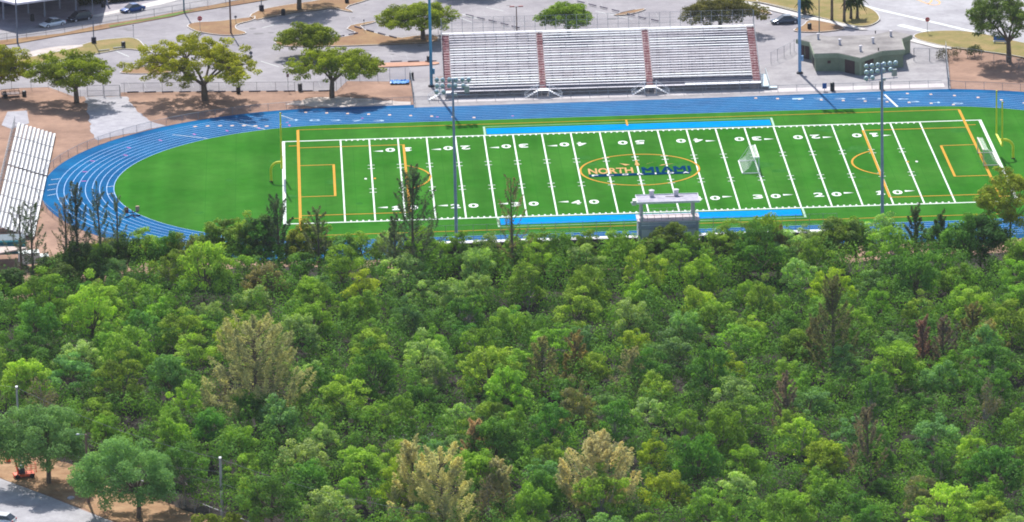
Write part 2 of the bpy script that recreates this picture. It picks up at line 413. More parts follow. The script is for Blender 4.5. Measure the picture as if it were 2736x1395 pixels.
# bottom-left street and verge
struct('road', MB().poly(ppoly([(-200, 1200), (0, 1279), (120, 1323), (241, 1371), (307, 1397), (420, 1450), (700, 1600), (-400, 1700)]), z2), mat('near_street', (0.27, 0.26, 0.28), 0.9, scale=0.35, col2=(0.40, 0.39, 0.41), bump=0.25))
struct('verge', MB().poly(wobble(ppoly([(-200, 1160), (-60, 1185), (60, 1196), (180, 1238), (330, 1300), (571, 1395), (760, 1475), (700, 1560), (420, 1440), (305, 1392), (241, 1368), (120, 1320), (0, 1276), (-200, 1196)]), 0.25, 1.5, 2), z3),
       mat('verge_dirt', (0.25, 0.135, 0.065), 0.95, scale=0.35, col2=(0.40, 0.25, 0.14), bump=0.5))

# ------------------------------------------------------------------ running track and turf
RI, CXT = 34.4, 46.3
def oval(r, n=72):
    pts = []
    for k in range(n+1):
        t = math.pi/2+math.pi*k/n; pts.append((-CXT+r*math.cos(t), r*math.sin(t)))
    for k in range(n+1):
        t = -math.pi/2+math.pi*k/n; pts.append((CXT+r*math.cos(t), r*math.sin(t)))
    return pts
def ring(r0, r1, z, mb=None):
    mb = mb or MB(); a, b = oval(r0), oval(r1); n = len(a); i = len(mb.v)
    mb.v += [(x, y, z) for x, y in a]+[(x, y, z) for x, y in b]
    for k in range(n):
        j = (k+1) % n; mb.f.append((i+k, i+j, i+n+j, i+n+k))
    return mb
def track_mat():
    m = mat('track_blue', (0.0, 0.064, 0.19), 0.9, scale=0.12, col2=(0.001, 0.13, 0.31), bump=0.15, contrast=(0.3, 0.72), spec=0.03)
    return m
track = struct('running_track', ring(RI, 45.6, 0.03), track_mat())
lanes = MB()
LW = 1.09
for k in range(9):
    r = RI+0.08+k*LW; ring(r-0.045, r+0.045, 0.045, lanes)
obj('lane_lines', lanes, mat('lane_paint', (0.30, 0.47, 0.74), 0.7, scale=0.5, var=0.15), track)
tick = MB(); mark = MB(); pink = MB()
def tpt(s, r):
    """s: angle on the left bend from straight up, or x on the far straight"""
    return (-CXT+r*math.cos(s), r*math.sin(s))
def far_pt(x, lane): return (x, RI+0.08+(lane+0.5)*LW)
# relay zone squares descending across the lanes
for x0, d0, n, l0 in ((-51.0, 3.35, 9, 7.2), (21.5, 3.45, 10, 7.4), (46.0, 3.7, 6, 7.3)):
    for k in range(n):
        x = x0+k*d0; lane = l0-k*0.78
        if lane < -0.3: continue
        if x < CXT: cx, cy = far_pt(x, lane)
        else:
            rr_ = RI+0.08+(lane+.5)*LW; a_ = (x-CXT)/rr_; cx, cy = CXT+rr_*math.sin(a_), rr_*math.cos(a_)
        mark.poly([(cx-0.24, cy-0.36, 0.05), (cx+0.24, cy-0.36, 0.05), (cx+0.2, cy+0.36, 0.05), (cx-0.2, cy+0.36, 0.05)])
for k in range(7):
    a = R(122-k*2.4); r = RI+(7.2-k*0.9)*LW; x, y = tpt(a, r)
    mark.box((x, y, 0.046), (0.55, 0.6, 0.008), a)
for ang, lane in ((157, 6.5), (166, 5.5), (174, 4.6), (181, 5.6), (144, 5.5), (135, 4.5), (150, 3.5), (126, 3.5), (118, 2.2), (110, 1.2), (102, 1.0)):
    a = R(ang); r = RI+lane*LW; x, y = tpt(a, r)
    pink.box((x, y, 0.047), (0.75, 0.32, 0.008), a)
for x, lane in ((-42, 2.6), (-30, 2.0), (-18, 1.2), (-54, 1.5)):
    cx, cy = far_pt(x, lane); pink.box((cx, cy, 0.047), (0.4, 0.35, 0.008))
obj('relay_marks', mark, mat('relay_paint', (0.60, 0.42, 0.32), 0.8), track)
obj('pink_marks', pink, mat('pink_paint', (0.42, 0.10, 0.36), 0.8), track)
# start and finish lines across the lanes
for x, w in ((43.0, 0.35),):
    tick.strip((x-0.7, RI+8.3), (x+0.5, RI+0.2), w, 0.052)
for ang, r0, r1 in ((109, 0.2, 5.2), (126, 0.2, 5.6), (100, 4.5, 7.5), (179, 0.1, 1.2), (186, 0.1, 1.2), (176, 8.2, 9.4), (180, 8.2, 9.4), (184, 8.2, 9.4), (172, 8.2, 9.4)):
    a = R(ang); tick.strip(tpt(a+R((r1-r0)*0.7), RI+r1*LW), tpt(a, RI+r0*LW), 0.13, 0.052)
obj('start_lines', tick, WHITEP(), track)
def text_mesh(s, size, z, bold=0.0, shear=0.0):
    cu = bpy.data.curves.new('t', 'FONT'); cu.body = s; cu.size = size; cu.align_x = 'CENTER'; cu.align_y = 'CENTER'
    cu.offset = bold; cu.shear = shear; cu.resolution_u = 3
    to = bpy.data.objects.new('t', cu); COL.objects.link(to)
    bpy.context.view_layer.update()
    me = bpy.data.meshes.new_from_object(to)
    bpy.data.objects.remove(to); bpy.data.curves.remove(cu)
    xs = [v.co.x for v in me.vertices]; ys = [v.co.y for v in me.vertices]
    return me, (min(xs), max(xs), min(ys), max(ys))
def text_obj(name, s, box, z, material, parent, rot=False, bold=0.0, mirror=False):
    """lettering fitted to a box (x0,x1,y0,y1) lying on the ground"""
    me, (a, b, c, d) = text_mesh(s, 1.0, z, bold)
    x0, x1, y0, y1 = box
    for v in me.vertices:
        u = (v.co.x-a)/(b-a); w = (v.co.y-c)/(d-c)
        if rot: u, w = 1-u, 1-w
        v.co = (x0+u*(x1-x0), y0+w*(y1-y0), z)
    me.name = name; me.materials.clear(); me.materials.append(material)
    o = bpy.data.objects.new(name, me); COL.objects.link(o); o.parent = parent; return o
for k in range(5):
    x = -53.0+k*3.4; text_obj('lane_number', '48273'[k], (x-0.9, x+0.9, RI+3.2-k*0.55, RI+4.1-k*0.55), 0.055, mat('lane_figure', (0.34, 0.50, 0.68), 0.8), track, bold=0.0)
for k in range(6):
    x = 28.2+k*3.35; text_obj('lane_number', '123456'[k], (x-0.9, x+0.9, RI+7.0-k*0.45, RI+7.8-k*0.45), 0.055, mat('lane_figure', (0.34, 0.50, 0.68), 0.8), track, bold=0.0)
for k in range(3):
    x = 46.5+k*3.4; text_obj('lane_number', '345'[k], (x-0.9, x+0.9, RI+2.7-k*1.0, RI+3.5-k*1.0), 0.055, mat('lane_figure', (0.34, 0.50, 0.68), 0.8), track, bold=0.0)

turf = struct('turf', MB().poly(oval(RI), 0.03), mat('turf_green', (0.018, 0.125, 0.008), 0.9, scale=0.07, col2=(0.055, 0.185, 0.026), bump=0.25, contrast=(0.25, 0.75), spec=0.0))
def turf_detail():
    m = turf.data.materials[0]; N, L = m.node_tree.nodes, m.node_tree.links
    b = N.get("Principled BSDF"); src = b.inputs['Base Color'].links[0].from_socket
    g = N.new("ShaderNodeNewGeometry"); mp = N.new("ShaderNodeMapping"); mp.inputs['Scale'].default_value = (0.22, 0.012, 1)
    no = N.new("ShaderNodeTexNoise"); no.inputs['Scale'].default_value = 1.0; no.inputs['Detail'].default_value = 3
    L.new(g.outputs['Position'], mp.inputs[0]); L.new(mp.outputs[0], no.inputs['Vector'])
    mr = N.new("ShaderNodeMapRange"); mr.inputs['From Min'].default_value = 0.35; mr.inputs['From Max'].default_value = 0.65
    mr.inputs['To Min'].default_value = 0.86; mr.inputs['To Max'].default_value = 1.12
    L.new(no.outputs['Fac'], mr.inputs['Value'])
    mx = N.new("ShaderNodeVectorMath"); mx.operation = 'SCALE'
    L.new(src, mx.inputs[0]); L.new(mr.outputs[0], mx.inputs['Scale']); L.new(mx.outputs[0], b.inputs['Base Color'])
turf_detail()

YD = 0.9144
sm_ = MB()
for k in range(-15, 18):
    x = k*4.572+1.9
    h = math.sqrt(max(0, RI**2-max(0, abs(x)-CXT)**2))-.3
    sm_.strip((x, -h), (x, h), 0.05, .036)
obj('seam_lines', sm_, mat('turf_seam', (.012, .105, .009), .9, scale=.3, col2=(.03, .145, .02), spec=0), turf)
sc_m = MB(); rr = random.Random(77)
for k in range(26):
    x, y = rr.uniform(-70, 60), rr.uniform(-23, 23); r0 = rr.uniform(.5, 2.4)
    sc_m.poly([(x+r0*rr.uniform(.6, 1.3)*math.cos(a*.6283), y+r0*rr.uniform(.6, 1.3)*math.sin(a*.6283), .0385+k*.0001) for a in range(10)])
obj('worn_patches', sc_m, mat('turf_worn', (.022, .130, .014), .95, scale=.9, col2=(.05, .175, .035), spec=0), turf)
def wx(x):
    """surveyed position of a mark laid out at x (the real field is not perfectly regular)"""
    t = x/50.0
    return x + (-0.20 - 0.06*t + 0.42*t*t + 0.12*t*t*t if x > 0 else -0.20 + 0.12*t + 0.42*t*t)
SY = 24.384
zl = 0.045
wl = MB(); yl = MB(); hm = MB()
wl.strip((wx(-54.86)-.2, SY+.12), (wx(54.86)+.5, SY+.12), 0.42, zl); wl.strip((wx(-54.86)-.2, -SY-.12), (wx(54.86)+.5, -SY-.12), 0.42, zl)
wl.strip((wx(-54.86), SY-.1), (wx(-54.86), -SY+.1), 0.5, zl+.004); wl.strip((wx(54.86)+.25, SY-.1), (wx(54.86), -SY+.1), 0.5, zl+.004)
obj('boundary_line', wl, WHITEP(), turf)
for k in range(21):
    x = wx((-50+5*k)*YD); yl.strip((x, -SY+.1), (x, SY-.1), 0.24, zl+.008)
obj('yard_lines', yl, WHITEP(), turf)
for k in range(1, 100):
    x = wx((-50+k)*YD)
    if k % 5:
        for s in (1, -1): hm.box((x, s*(SY-.38), zl+.01), (0.26, 0.62, 0.004))
    else:
        for s in (1, -1):
            for h in (8.1, 6.05): hm.box((x, s*h+0.15, zl+.02), (1.1, 0.2, 0.004))
obj('hash_marks', hm, WHITEP(), turf)
for k in range(1, 10):
    n = min(k, 10-k)*10; x = wx((-50+10*k)*YD); d = str(n)
    for s in (1, -1):
        y = 17.35*s-0.1
        a, b = (d[0], d[1]) if s < 0 else (d[1], d[0])
        for ch, cx in ((a, x-1.35), (b, x+1.35)):
            if s < 0 and ch == '1': cx += 0.1
            if ch == '1':
                q = -1 if s > 0 else 1
                one = [(-.62, -1.15), (.62, -1.15), (.62, -.6), (.3, -.6), (.3, 1.15), (-.05, 1.15), (-.62, .7), (-.62, .35), (-.3, .45), (-.3, -.6), (-.62, -.6)]
                obj('yard_number', MB().poly([(cx+q*u, y+q*v, zl+.014) for u, v in one]), WHITEP(), turf); continue
            text_obj('yard_number', ch, (cx-(0.75 if ch != '1' else 0.5), cx+(0.75 if ch != '1' else 0.5), y-1.15, y+1.15), zl+.014, WHITEP(), turf, rot=(s > 0), bold=0.03)
        if n != 50:
            dr = -1 if k < 5 else 1
            xa = x+dr*2.5; yy = y+0.55*(1 if s < 0 else -1)
            ar = MB().poly([(xa, yy-.42, zl+.014), (xa+dr*1.6, yy, zl+.014), (xa, yy+.42, zl+.014)][::dr]); obj('direction_arrow', ar, WHITEP(), turf)
cyan = mat('cyan_turf', (0.0, 0.22, 0.62), 0.8, scale=0.3, col2=(0.0, 0.25, 0.68), spec=0.0)
for s in (1, -1):
    y0, y1 = sorted((s*25.3, s*28.8))
    obj('team_box', MB().poly([(-22.55, y0, zl), (22.5, y0, zl), (22.5, y1, zl), (-22.55, y1, zl)]), cyan, turf)
rl = MB()
for s in (1, -1):
    rl.strip((-22.85, s*29.95), (22.85, s*29.95), 0.17, zl+.002)
    for x in (-22.85, 22.85): rl.strip((x, s*24.7), (x, s*30.05), 0.34, zl+.006)
obj('restraining_line', rl, mat('pale_line', (0.30, 0.46, 0.33), 0.8), turf)
# soccer markings
sc = MB(); SP = 0.065
def hs(a, b, w=0.16): sc.strip(a, b, w, SP)
GL, GR_ = -52.35, 53.0
for s in (1, -1): sc.strip((GL, s*31.55), (GR_, s*31.55), 0.2, SP)
sc.strip((GL, -31.4), (GL, 31.4), 0.42, SP+.004); sc.strip((GR_, -31.4), (GR_, 31.4), 0.42, SP+.004)
for g, s in ((GL, 1), (GR_, -1)):
    bx, gx = g+s*16.5, g+s*5.4
    for q in (1, -1):
        sc.strip((g+s*.2, q*20.2), (bx, q*20.2), 0.26, SP); sc.strip((g+s*.2, q*9.3), (gx, q*9.3), 0.26, SP)
        sc.strip((g-s*.2, q*21.6), (g-s*1.5, q*21.6), 0.26, SP)
    sc.strip((bx, -20.3), (bx, 20.3), 0.36, SP+.004); sc.strip((gx, -9.4), (gx, 9.4), 0.36, SP+.004)
    pts = []
    for k in range(25):
        a = R(-53.5+107*k/24); pts.append((g+s*(11.0+9.15*math.cos(a)), 0.3+9.15*math.sin(a)*0.98))
    sc.ribbon(pts, 0.3, SP+.008)
    sc.box((g+s*11.6, 0.2, SP), (0.36, 0.75, 0.004))
pts = [(0.05+9.15*math.cos(2*math.pi*k/72), 0.55+9.25*math.sin(2*math.pi*k/72)) for k in range(73)]
sc.ribbon(pts, 0.3, SP)
sc.strip((-.15, 31.4), (-.15, 27.9), 0.32, SP+.004); sc.strip((-.15, 2.6), (-.15, 6.4), 0.3, SP+.01)
obj('soccer_lines', sc, mat('orange_line', (0.56, 0.27, 0.02), 0.8, scale=0.5, var=0.06, spec=0.1), turf)
pk = MB(); pk.box((GL+10.2, 0.2, SP), (0.36, 0.75, 0.004)); pk.box((GR_-10.2, 0.2, SP), (0.36, 0.75, 0.004)); obj('kick_spot', pk, WHITEP(), turf)
# centre emblem
ob = mat('tan_letter', (0.52, 0.30, 0.11), 0.8, scale=0.6, spec=0.1); nb = mat('navy_letter', (0.0, 0.035, 0.10), 0.9, scale=0.6, spec=0.0)
zE = 0.095
text_obj('emblem_lettering', 'NORTH', (-7.9, -1.0, -1.45, 1.95), zE, ob, turf, bold=0.025)
STROKES = {'M': [((0, 0), (0, 1)), ((0, 1), (.5, .35)), ((.5, .35), (1, 1)), ((1, 1), (1, 0))], 'I': [((.5, 0), (.5, 1))], 'A': [((0, 0), (.5, 1)), ((.5, 1), (1, 0)), ((.22, .35), (.78, .35))]}
xx = 0.55
for ch in 'MIAMI':
    wd_ = .45 if ch == 'I' else 1.45
    lm = MB()
    for k, (a, b) in enumerate(STROKES[ch]):
        lm.strip((xx+a[0]*wd_, -1.3+a[1]*3.1), (xx+b[0]*wd_, -1.3+b[1]*3.1), .46, zE+.004+.004*k)
    obj('emblem_lettering', lm, nb, turf); xx += wd_+.52
obj('emblem_bar', MB().poly([(-7.9, -3.0, zE), (7.6, -2.75, zE), (7.6, -1.5, zE), (-7.9, -1.75, zE)]), nb, turf)
for k, ch in enumerate('FLORIDA'):
    cx = -7.0+k*2.33
    text_obj('emblem_lettering', ch, (cx-(0.5 if ch != 'I' else 0.12), cx+(0.5 if ch != 'I' else 0.12), -2.72+k*.03, -1.85+k*.03), zE+.012, WHITEP(), turf, bold=0.02)
for (a, b, c) in (((-2.9, 4.6), (-1.2, 3.6), (-2.0, 3.1)), ((-.55, 3.2), (.25, 3.2), (-.2, 6.2)), ((1.0, 3.4), (1.5, 3.9), (2.9, 5.0)), ((3.2, 2.4), (3.6, 3.0), (5.6, 3.5))):
    obj('emblem_ray', MB().poly([(a[0], a[1], zE), (b[0], b[1], zE), (c[0], c[1], zE)]), ob, turf)


# ------------------------------------------------------------------ big bleachers beyond the track
def big_bleachers():
    a = G(1186, 243, 1.2); b = G(2033, 219, 1.2)
    L = b.x-a.x; N = 22; PT, RS, Z0 = 0.66, 0.262, 1.2
    t = thing('bleachers', 'huge aluminium bleachers in three sections with red aisle steps behind the track', 'bleachers', (a.x, a.y, 0), math.atan2(b.y-a.y, L))
    L = math.hypot(L, b.y-a.y)
    red = mat('worn_red_step', (0.34, 0.09, 0.11), 0.8, scale=1.6, col2=(0.58, 0.38, 0.38), contrast=(0.4, 0.68))
    aw = [(0.0, 1.25), (16.0, 17.05), (33.6, 34.65), (L-1.25, L)]
    k16 = L/52.4
    aw = [(0.0, 1.25), (15.85*k16, 16.9*k16), (33.5*k16, 34.6*k16), (L-1.25, L)]
    dents = random.Random(4)
    alus = [ALU(), mat('aluminium_bright', (0.82, 0.83, 0.85), 0.6, 0.0, scale=0.5, col2=(0.9, 0.9, 0.92), spec=0.3), mat('aluminium_dull', (0.52, 0.49, 0.54), 0.5, 0.1, scale=0.5, col2=(0.72, 0.73, 0.78))]
    for si in range(3):
        x0, x1 = aw[si][1]+0.05, aw[si+1][0]-0.05
        sec = MB(); 
        for i in range(N):
            y, z = i*PT, Z0+i*RS
            sec.box(((x0+x1)/2, y+0.17, z-0.03), (x1-x0, 0.34, 0.05))
            sec.box(((x0+x1)/2, y+PT-0.30, z+0.12), (x1-x0, 0.02, 0.16))
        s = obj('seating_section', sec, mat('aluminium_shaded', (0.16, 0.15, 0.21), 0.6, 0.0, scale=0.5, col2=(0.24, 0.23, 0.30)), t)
        for i in range(N):
            if si == 2 and i < 2 : continue
            y, z = i*PT, Z0+i*RS; sp = MB(); x = x0
            while x < x1-0.2:                       # planks butted end to end with hairline gaps
                w = min(dents.choice([3.6, 5.4, 7.3]), x1-x)
                sp.box((x+w/2-0.02, y+PT-0.25+dents.uniform(-.01, .01), z+0.40+dents.uniform(-.012, .012)), (w-0.05, 0.45, 0.075)); x += w
            obj('seat_plank', sp, alus[dents.choice([0, 0, 1, 1, 2])] if i else ALU(), s)
        for x in [x0+1.8*k for k in range(int((x1-x0)/1.8)+1)]:
            pass
    for k, (x0, x1) in enumerate(aw):
        st = MB()
        for i in range(N):
            y, z = i*PT, Z0+i*RS
            st.box(((x0+x1)/2, y+0.33, z+0.005), (x1-x0-.08, 0.64, 0.05)); st.box(((x0+x1)/2, y+0.50, z+0.16), (x1-x0-.12, 0.3, 0.05))
            st.box(((x0+x1)/2, y+PT-0.02, z+0.07), (x1-x0-.1, 0.02, 0.11))
        obj('aisle_steps', st, red, t)
    top = Z0+N*RS
    wk = MB().box((L/2, N*PT+0.28, top+0.2), (L, 0.55, 0.06)); obj('top_walkway', wk, alus[1], t)
    wk = MB().box((L/2, -0.32, Z0-0.05), (L-1.0, 0.6, 0.06)); obj('front_walkway', wk, alus[0], t)
    fr = MB()
    for k in range(30):
        x = 0.2+(L-0.4)*k/29
        fr.tube((x, N*PT+0.4, 0), (x, N*PT+0.4, top), 0.07, n=6)
        fr.tube((x, 0.1, 0), (x, 0.1, Z0-.05), 0.05, n=6)
        fr.tube((x, 0.1, Z0-.12), (x, N*PT+.4, top-.12), 0.06, n=5)
        fr.tube((x, N*PT*.5, 0), (x, N*PT*.5, Z0+N*RS*.5-.12), 0.06, n=5)
    fr.tube((0, -.1, .55), (L, -.1, .55), .03, n=5)
    obj('support_frame', fr, STEEL(), t)
    g = MB()
    for k in range(31):
        x = 0.1+(L-0.2)*k/30; g.tube((x, N*PT+0.6, top), (x, N*PT+0.6, top+2.75), 0.035, n=5)
    for z in (0.95, 1.85, 2.75): g.tube((0.1, N*PT+0.6, top+z), (L-.1, N*PT+0.6, top+z), 0.022, n=5)
    gg = obj('back_guard', g, STEEL(), t)
    obj('wire_mesh', MB().quad((0.1, N*PT+.6, top+.1), (L-.1, N*PT+.6, top+.1), (L-.1, N*PT+.6, top+2.7), (0.1, N*PT+.6, top+2.7)), veil_mat('guard_wire', (0.25, 0.27, 0.30), 0.07), gg)
    for x in (0.0, L):
        s = MB()
        for i in range(0, N+1, 2):
            y, z = i*PT, Z0+i*RS; s.tube((x, y, z-0.1), (x, y, z+1.15), 0.03, n=5)
        for dz in (0.45, 0.8, 1.15): s.tube((x, 0, Z0+dz), (x, N*PT+.5, top+dz), 0.03, n=5)
        s.tube((x, N*PT+.55, top), (x, N*PT+.55, top+2.7), 0.05, n=6)
        so = obj('side_rail', s, STEEL(), t)
        obj('wire_mesh', MB().quad((x, 0, Z0-.05), (x, N*PT+.6, top-.05), (x, N*PT+.6, top+1.1), (x, 0, Z0+1.15)), veil_mat('side_wire', (0.20, 0.21, 0.27), 0.35), so)
    fg = MB()
    for k in range(34):
        x = 0.4+(L-.8)*k/33; fg.tube((x, -.6, 0.0), (x, -.6, Z0+.55), 0.022, n=4)
    fg.tube((.4, -.6, Z0+.55), (L-.4, -.6, Z0+.55), 0.022, n=4); fg.tube((.4, -.6, Z0+.2), (L-.4, -.6, Z0+.2), 0.018, n=4)
    obj('front_rail', fg, STEEL(), t)
    # twin stairs at the two middle aisles, single ones at the ends
    for k in (1, 2):
        xc = (aw[k][0]+aw[k][1])/2
        s = MB(); s.box((xc, -1.2, Z0), (1.9, 1.1, 0.08))
        for sg in (-1, 1):
            for j in range(6):
                s.box((xc+sg*(1.1+j*0.33), -1.2, Z0-0.18*(j+1)), (0.31, 1.0, 0.05))
            for yy in (-0.7, -1.7):
                s.tube((xc+sg*.95, yy, Z0+.9), (xc+sg*3.0, yy, 0.8), 0.03, n=5); s.tube((xc+sg*3.0, yy, 0), (xc+sg*3.0, yy, .8), 0.03, n=5)
                s.tube((xc+sg*.95, yy, 0), (xc+sg*.95, yy, Z0+.9), 0.035, n=5)
                s.box((xc+sg*2.0, yy, Z0-.62), (2.2, 0.05, 0.05))
        s.tube((xc-.95, -1.75, Z0+.9), (xc+.95, -1.75, Z0+.9), .03, n=5)
        obj('entry_stair', s, alus[1], t)
    s = MB(); s.box((0.3, -1.0, Z0), (1.6, 1.1, .08))
    for j in range(6): s.box((-.7-j*0.33, -1.0, Z0-.18*(j+1)), (.31, 1.0, .05))
    for yy in (-.5, -1.5):
        s.tube((-.5, yy, Z0+.9), (-2.6, yy, .8), .03, n=5); s.tube((-2.6, yy, 0), (-2.6, yy, .8), .03, n=5); s.tube((-.5, yy, 0), (-.5, yy, Z0+.9), .03, n=5)
    obj('entry_stair', s, alus[1], t)
    # wheelchair platform with rail and ramp on the right
    xw = 39.8*k16
    pf = MB(); pf.box(((xw+L)/2, 0.15, Z0+.05), (L-xw, 2.0, 0.09))
    obj('platform', pf, alus[1], t)
    pr = MB(); n = 8
    for k in range(n):
        x = xw+(L-xw)*k/(n-1); pr.tube((x, -.85, 0), (x, -.85, Z0+1.0), .03, n=5)
    for dz in (.5, 1.0): pr.tube((xw, -.85, Z0+dz), (L, -.85, Z0+dz), .025, n=5)
    obj('platform_rail', pr, STEEL(), t)
    rp = MB(); rp.prism([(L+.1, -.8), (L+1.3, -.8), (L+1.3, 7.5), (L+.1, 7.5)], 0.55, 0.68); rp.prism([(L+1.2, -.8), (L+2.6, -.8), (L+2.6, 0.3), (L+1.2, 0.3)], 0.30, 0.40)
    for y in (-.8, 1.3, 3.4, 5.5, 7.5):
        for x in (L+.1, L+1.3): rp.tube((x, y, 0), (x, y, 1.6), .03, n=5)
    for x in (L+.1, L+1.3): rp.tube((x, -.8, 1.6), (x, 7.5, 1.6), .035, n=5)
    obj('access_ramp', rp, mat('teal_ramp', (0.42, 0.55, 0.60), 0.6, scale=1, col2=(0.62, 0.72, 0.76)), t)
big_bleachers()

# ------------------------------------------------------------------ small bleachers by the left bend: a row of ten-row units
def small_bleachers():
    p0 = G(146, 356, 0.45); p1 = G(87, 636, 0.45)
    d = Vector((p1.x-p0.x, p1.y-p0.y, 0)); tot = d.length; d.normalize()
    rz = math.atan2(d.y, d.x)           # local +x runs along the rows towards the camera, +y away from the track
    n = 7; UL = 8.6; 
    src = None
    N, PT, RS = 10, 0.62, 0.21
    names = ['northernmost ten-row aluminium bleacher unit beside the gravel pad', 'second aluminium bleacher unit from the gravel pad', 'third aluminium bleacher unit, just before the dark gap in the row',
             'fourth aluminium bleacher unit, just after the dark gap', 'fifth aluminium bleacher unit, partly behind thin trees', 'sixth aluminium bleacher unit, behind thin trees near the teal awning', 'last aluminium bleacher unit at the teal awning']
    for k in range(n):
        o = k*(UL+0.12)+(0.45 if k > 2 else 0)
        if o > tot+1.5: break
        loc = (p0.x+d.x*o, p0.y+d.y*o, 0)
        if src is None:
            t = thing('small_bleacher', names[0], 'bleachers', loc, rz, 'aluminium bleacher units at the left bend'); src = t
            rr = random.Random(3)
            for i in range(N):
                y, z = i*PT, 0.45+i*RS; s = MB()
                s.box((UL/2, -y, z), (UL-.3, 0.31, 0.05))
                pl = obj('seat_plank', s, mat('weathered_plank', (.50, .52, .53), .6, scale=.9, col2=(.68, .69, .70), contrast=(.35, .6)), t)
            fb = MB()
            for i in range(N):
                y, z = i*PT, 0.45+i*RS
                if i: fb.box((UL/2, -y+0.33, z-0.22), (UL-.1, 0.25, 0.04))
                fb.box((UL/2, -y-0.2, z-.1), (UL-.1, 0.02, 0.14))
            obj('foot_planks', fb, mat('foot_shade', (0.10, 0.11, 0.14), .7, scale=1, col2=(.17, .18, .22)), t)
            f = MB()
            for x in (0.3, 2.3, 4.3, 6.3, 8.3):
                f.tube((x, 0.1, 0.3), (x, -N*PT, 0.3+N*RS), .035, n=5); f.tube((x, 0.1, 0.03), (x, -N*PT, 0.03), .035, n=5)
                for i in (0, 3, 6, 9): f.tube((x, -i*PT, 0), (x, -i*PT, 0.4+i*RS), .03, n=5)
            obj('frame', f, STEEL(), t)
            g = MB()
            for j in range(6): g.tube((.1+j*1.68, -N*PT, 0.3), (.1+j*1.68, -N*PT, 3.6), .03, n=5)
            for z in (2.7, 3.15, 3.6): g.tube((.1, -N*PT, z), (8.5, -N*PT, z), .025, n=5)
            go = obj('back_rail', g, STEEL(), t)
            obj('wire_mesh', MB().quad((.1, -N*PT, 2.4), (8.5, -N*PT, 2.4), (8.5, -N*PT, 3.6), (.1, -N*PT, 3.6)), veil_mat('rail_wire', (0.22, 0.26, 0.32), 0.3), go)
        else:
            dup(src, loc, rz, names[k])
    return
small_bleachers()

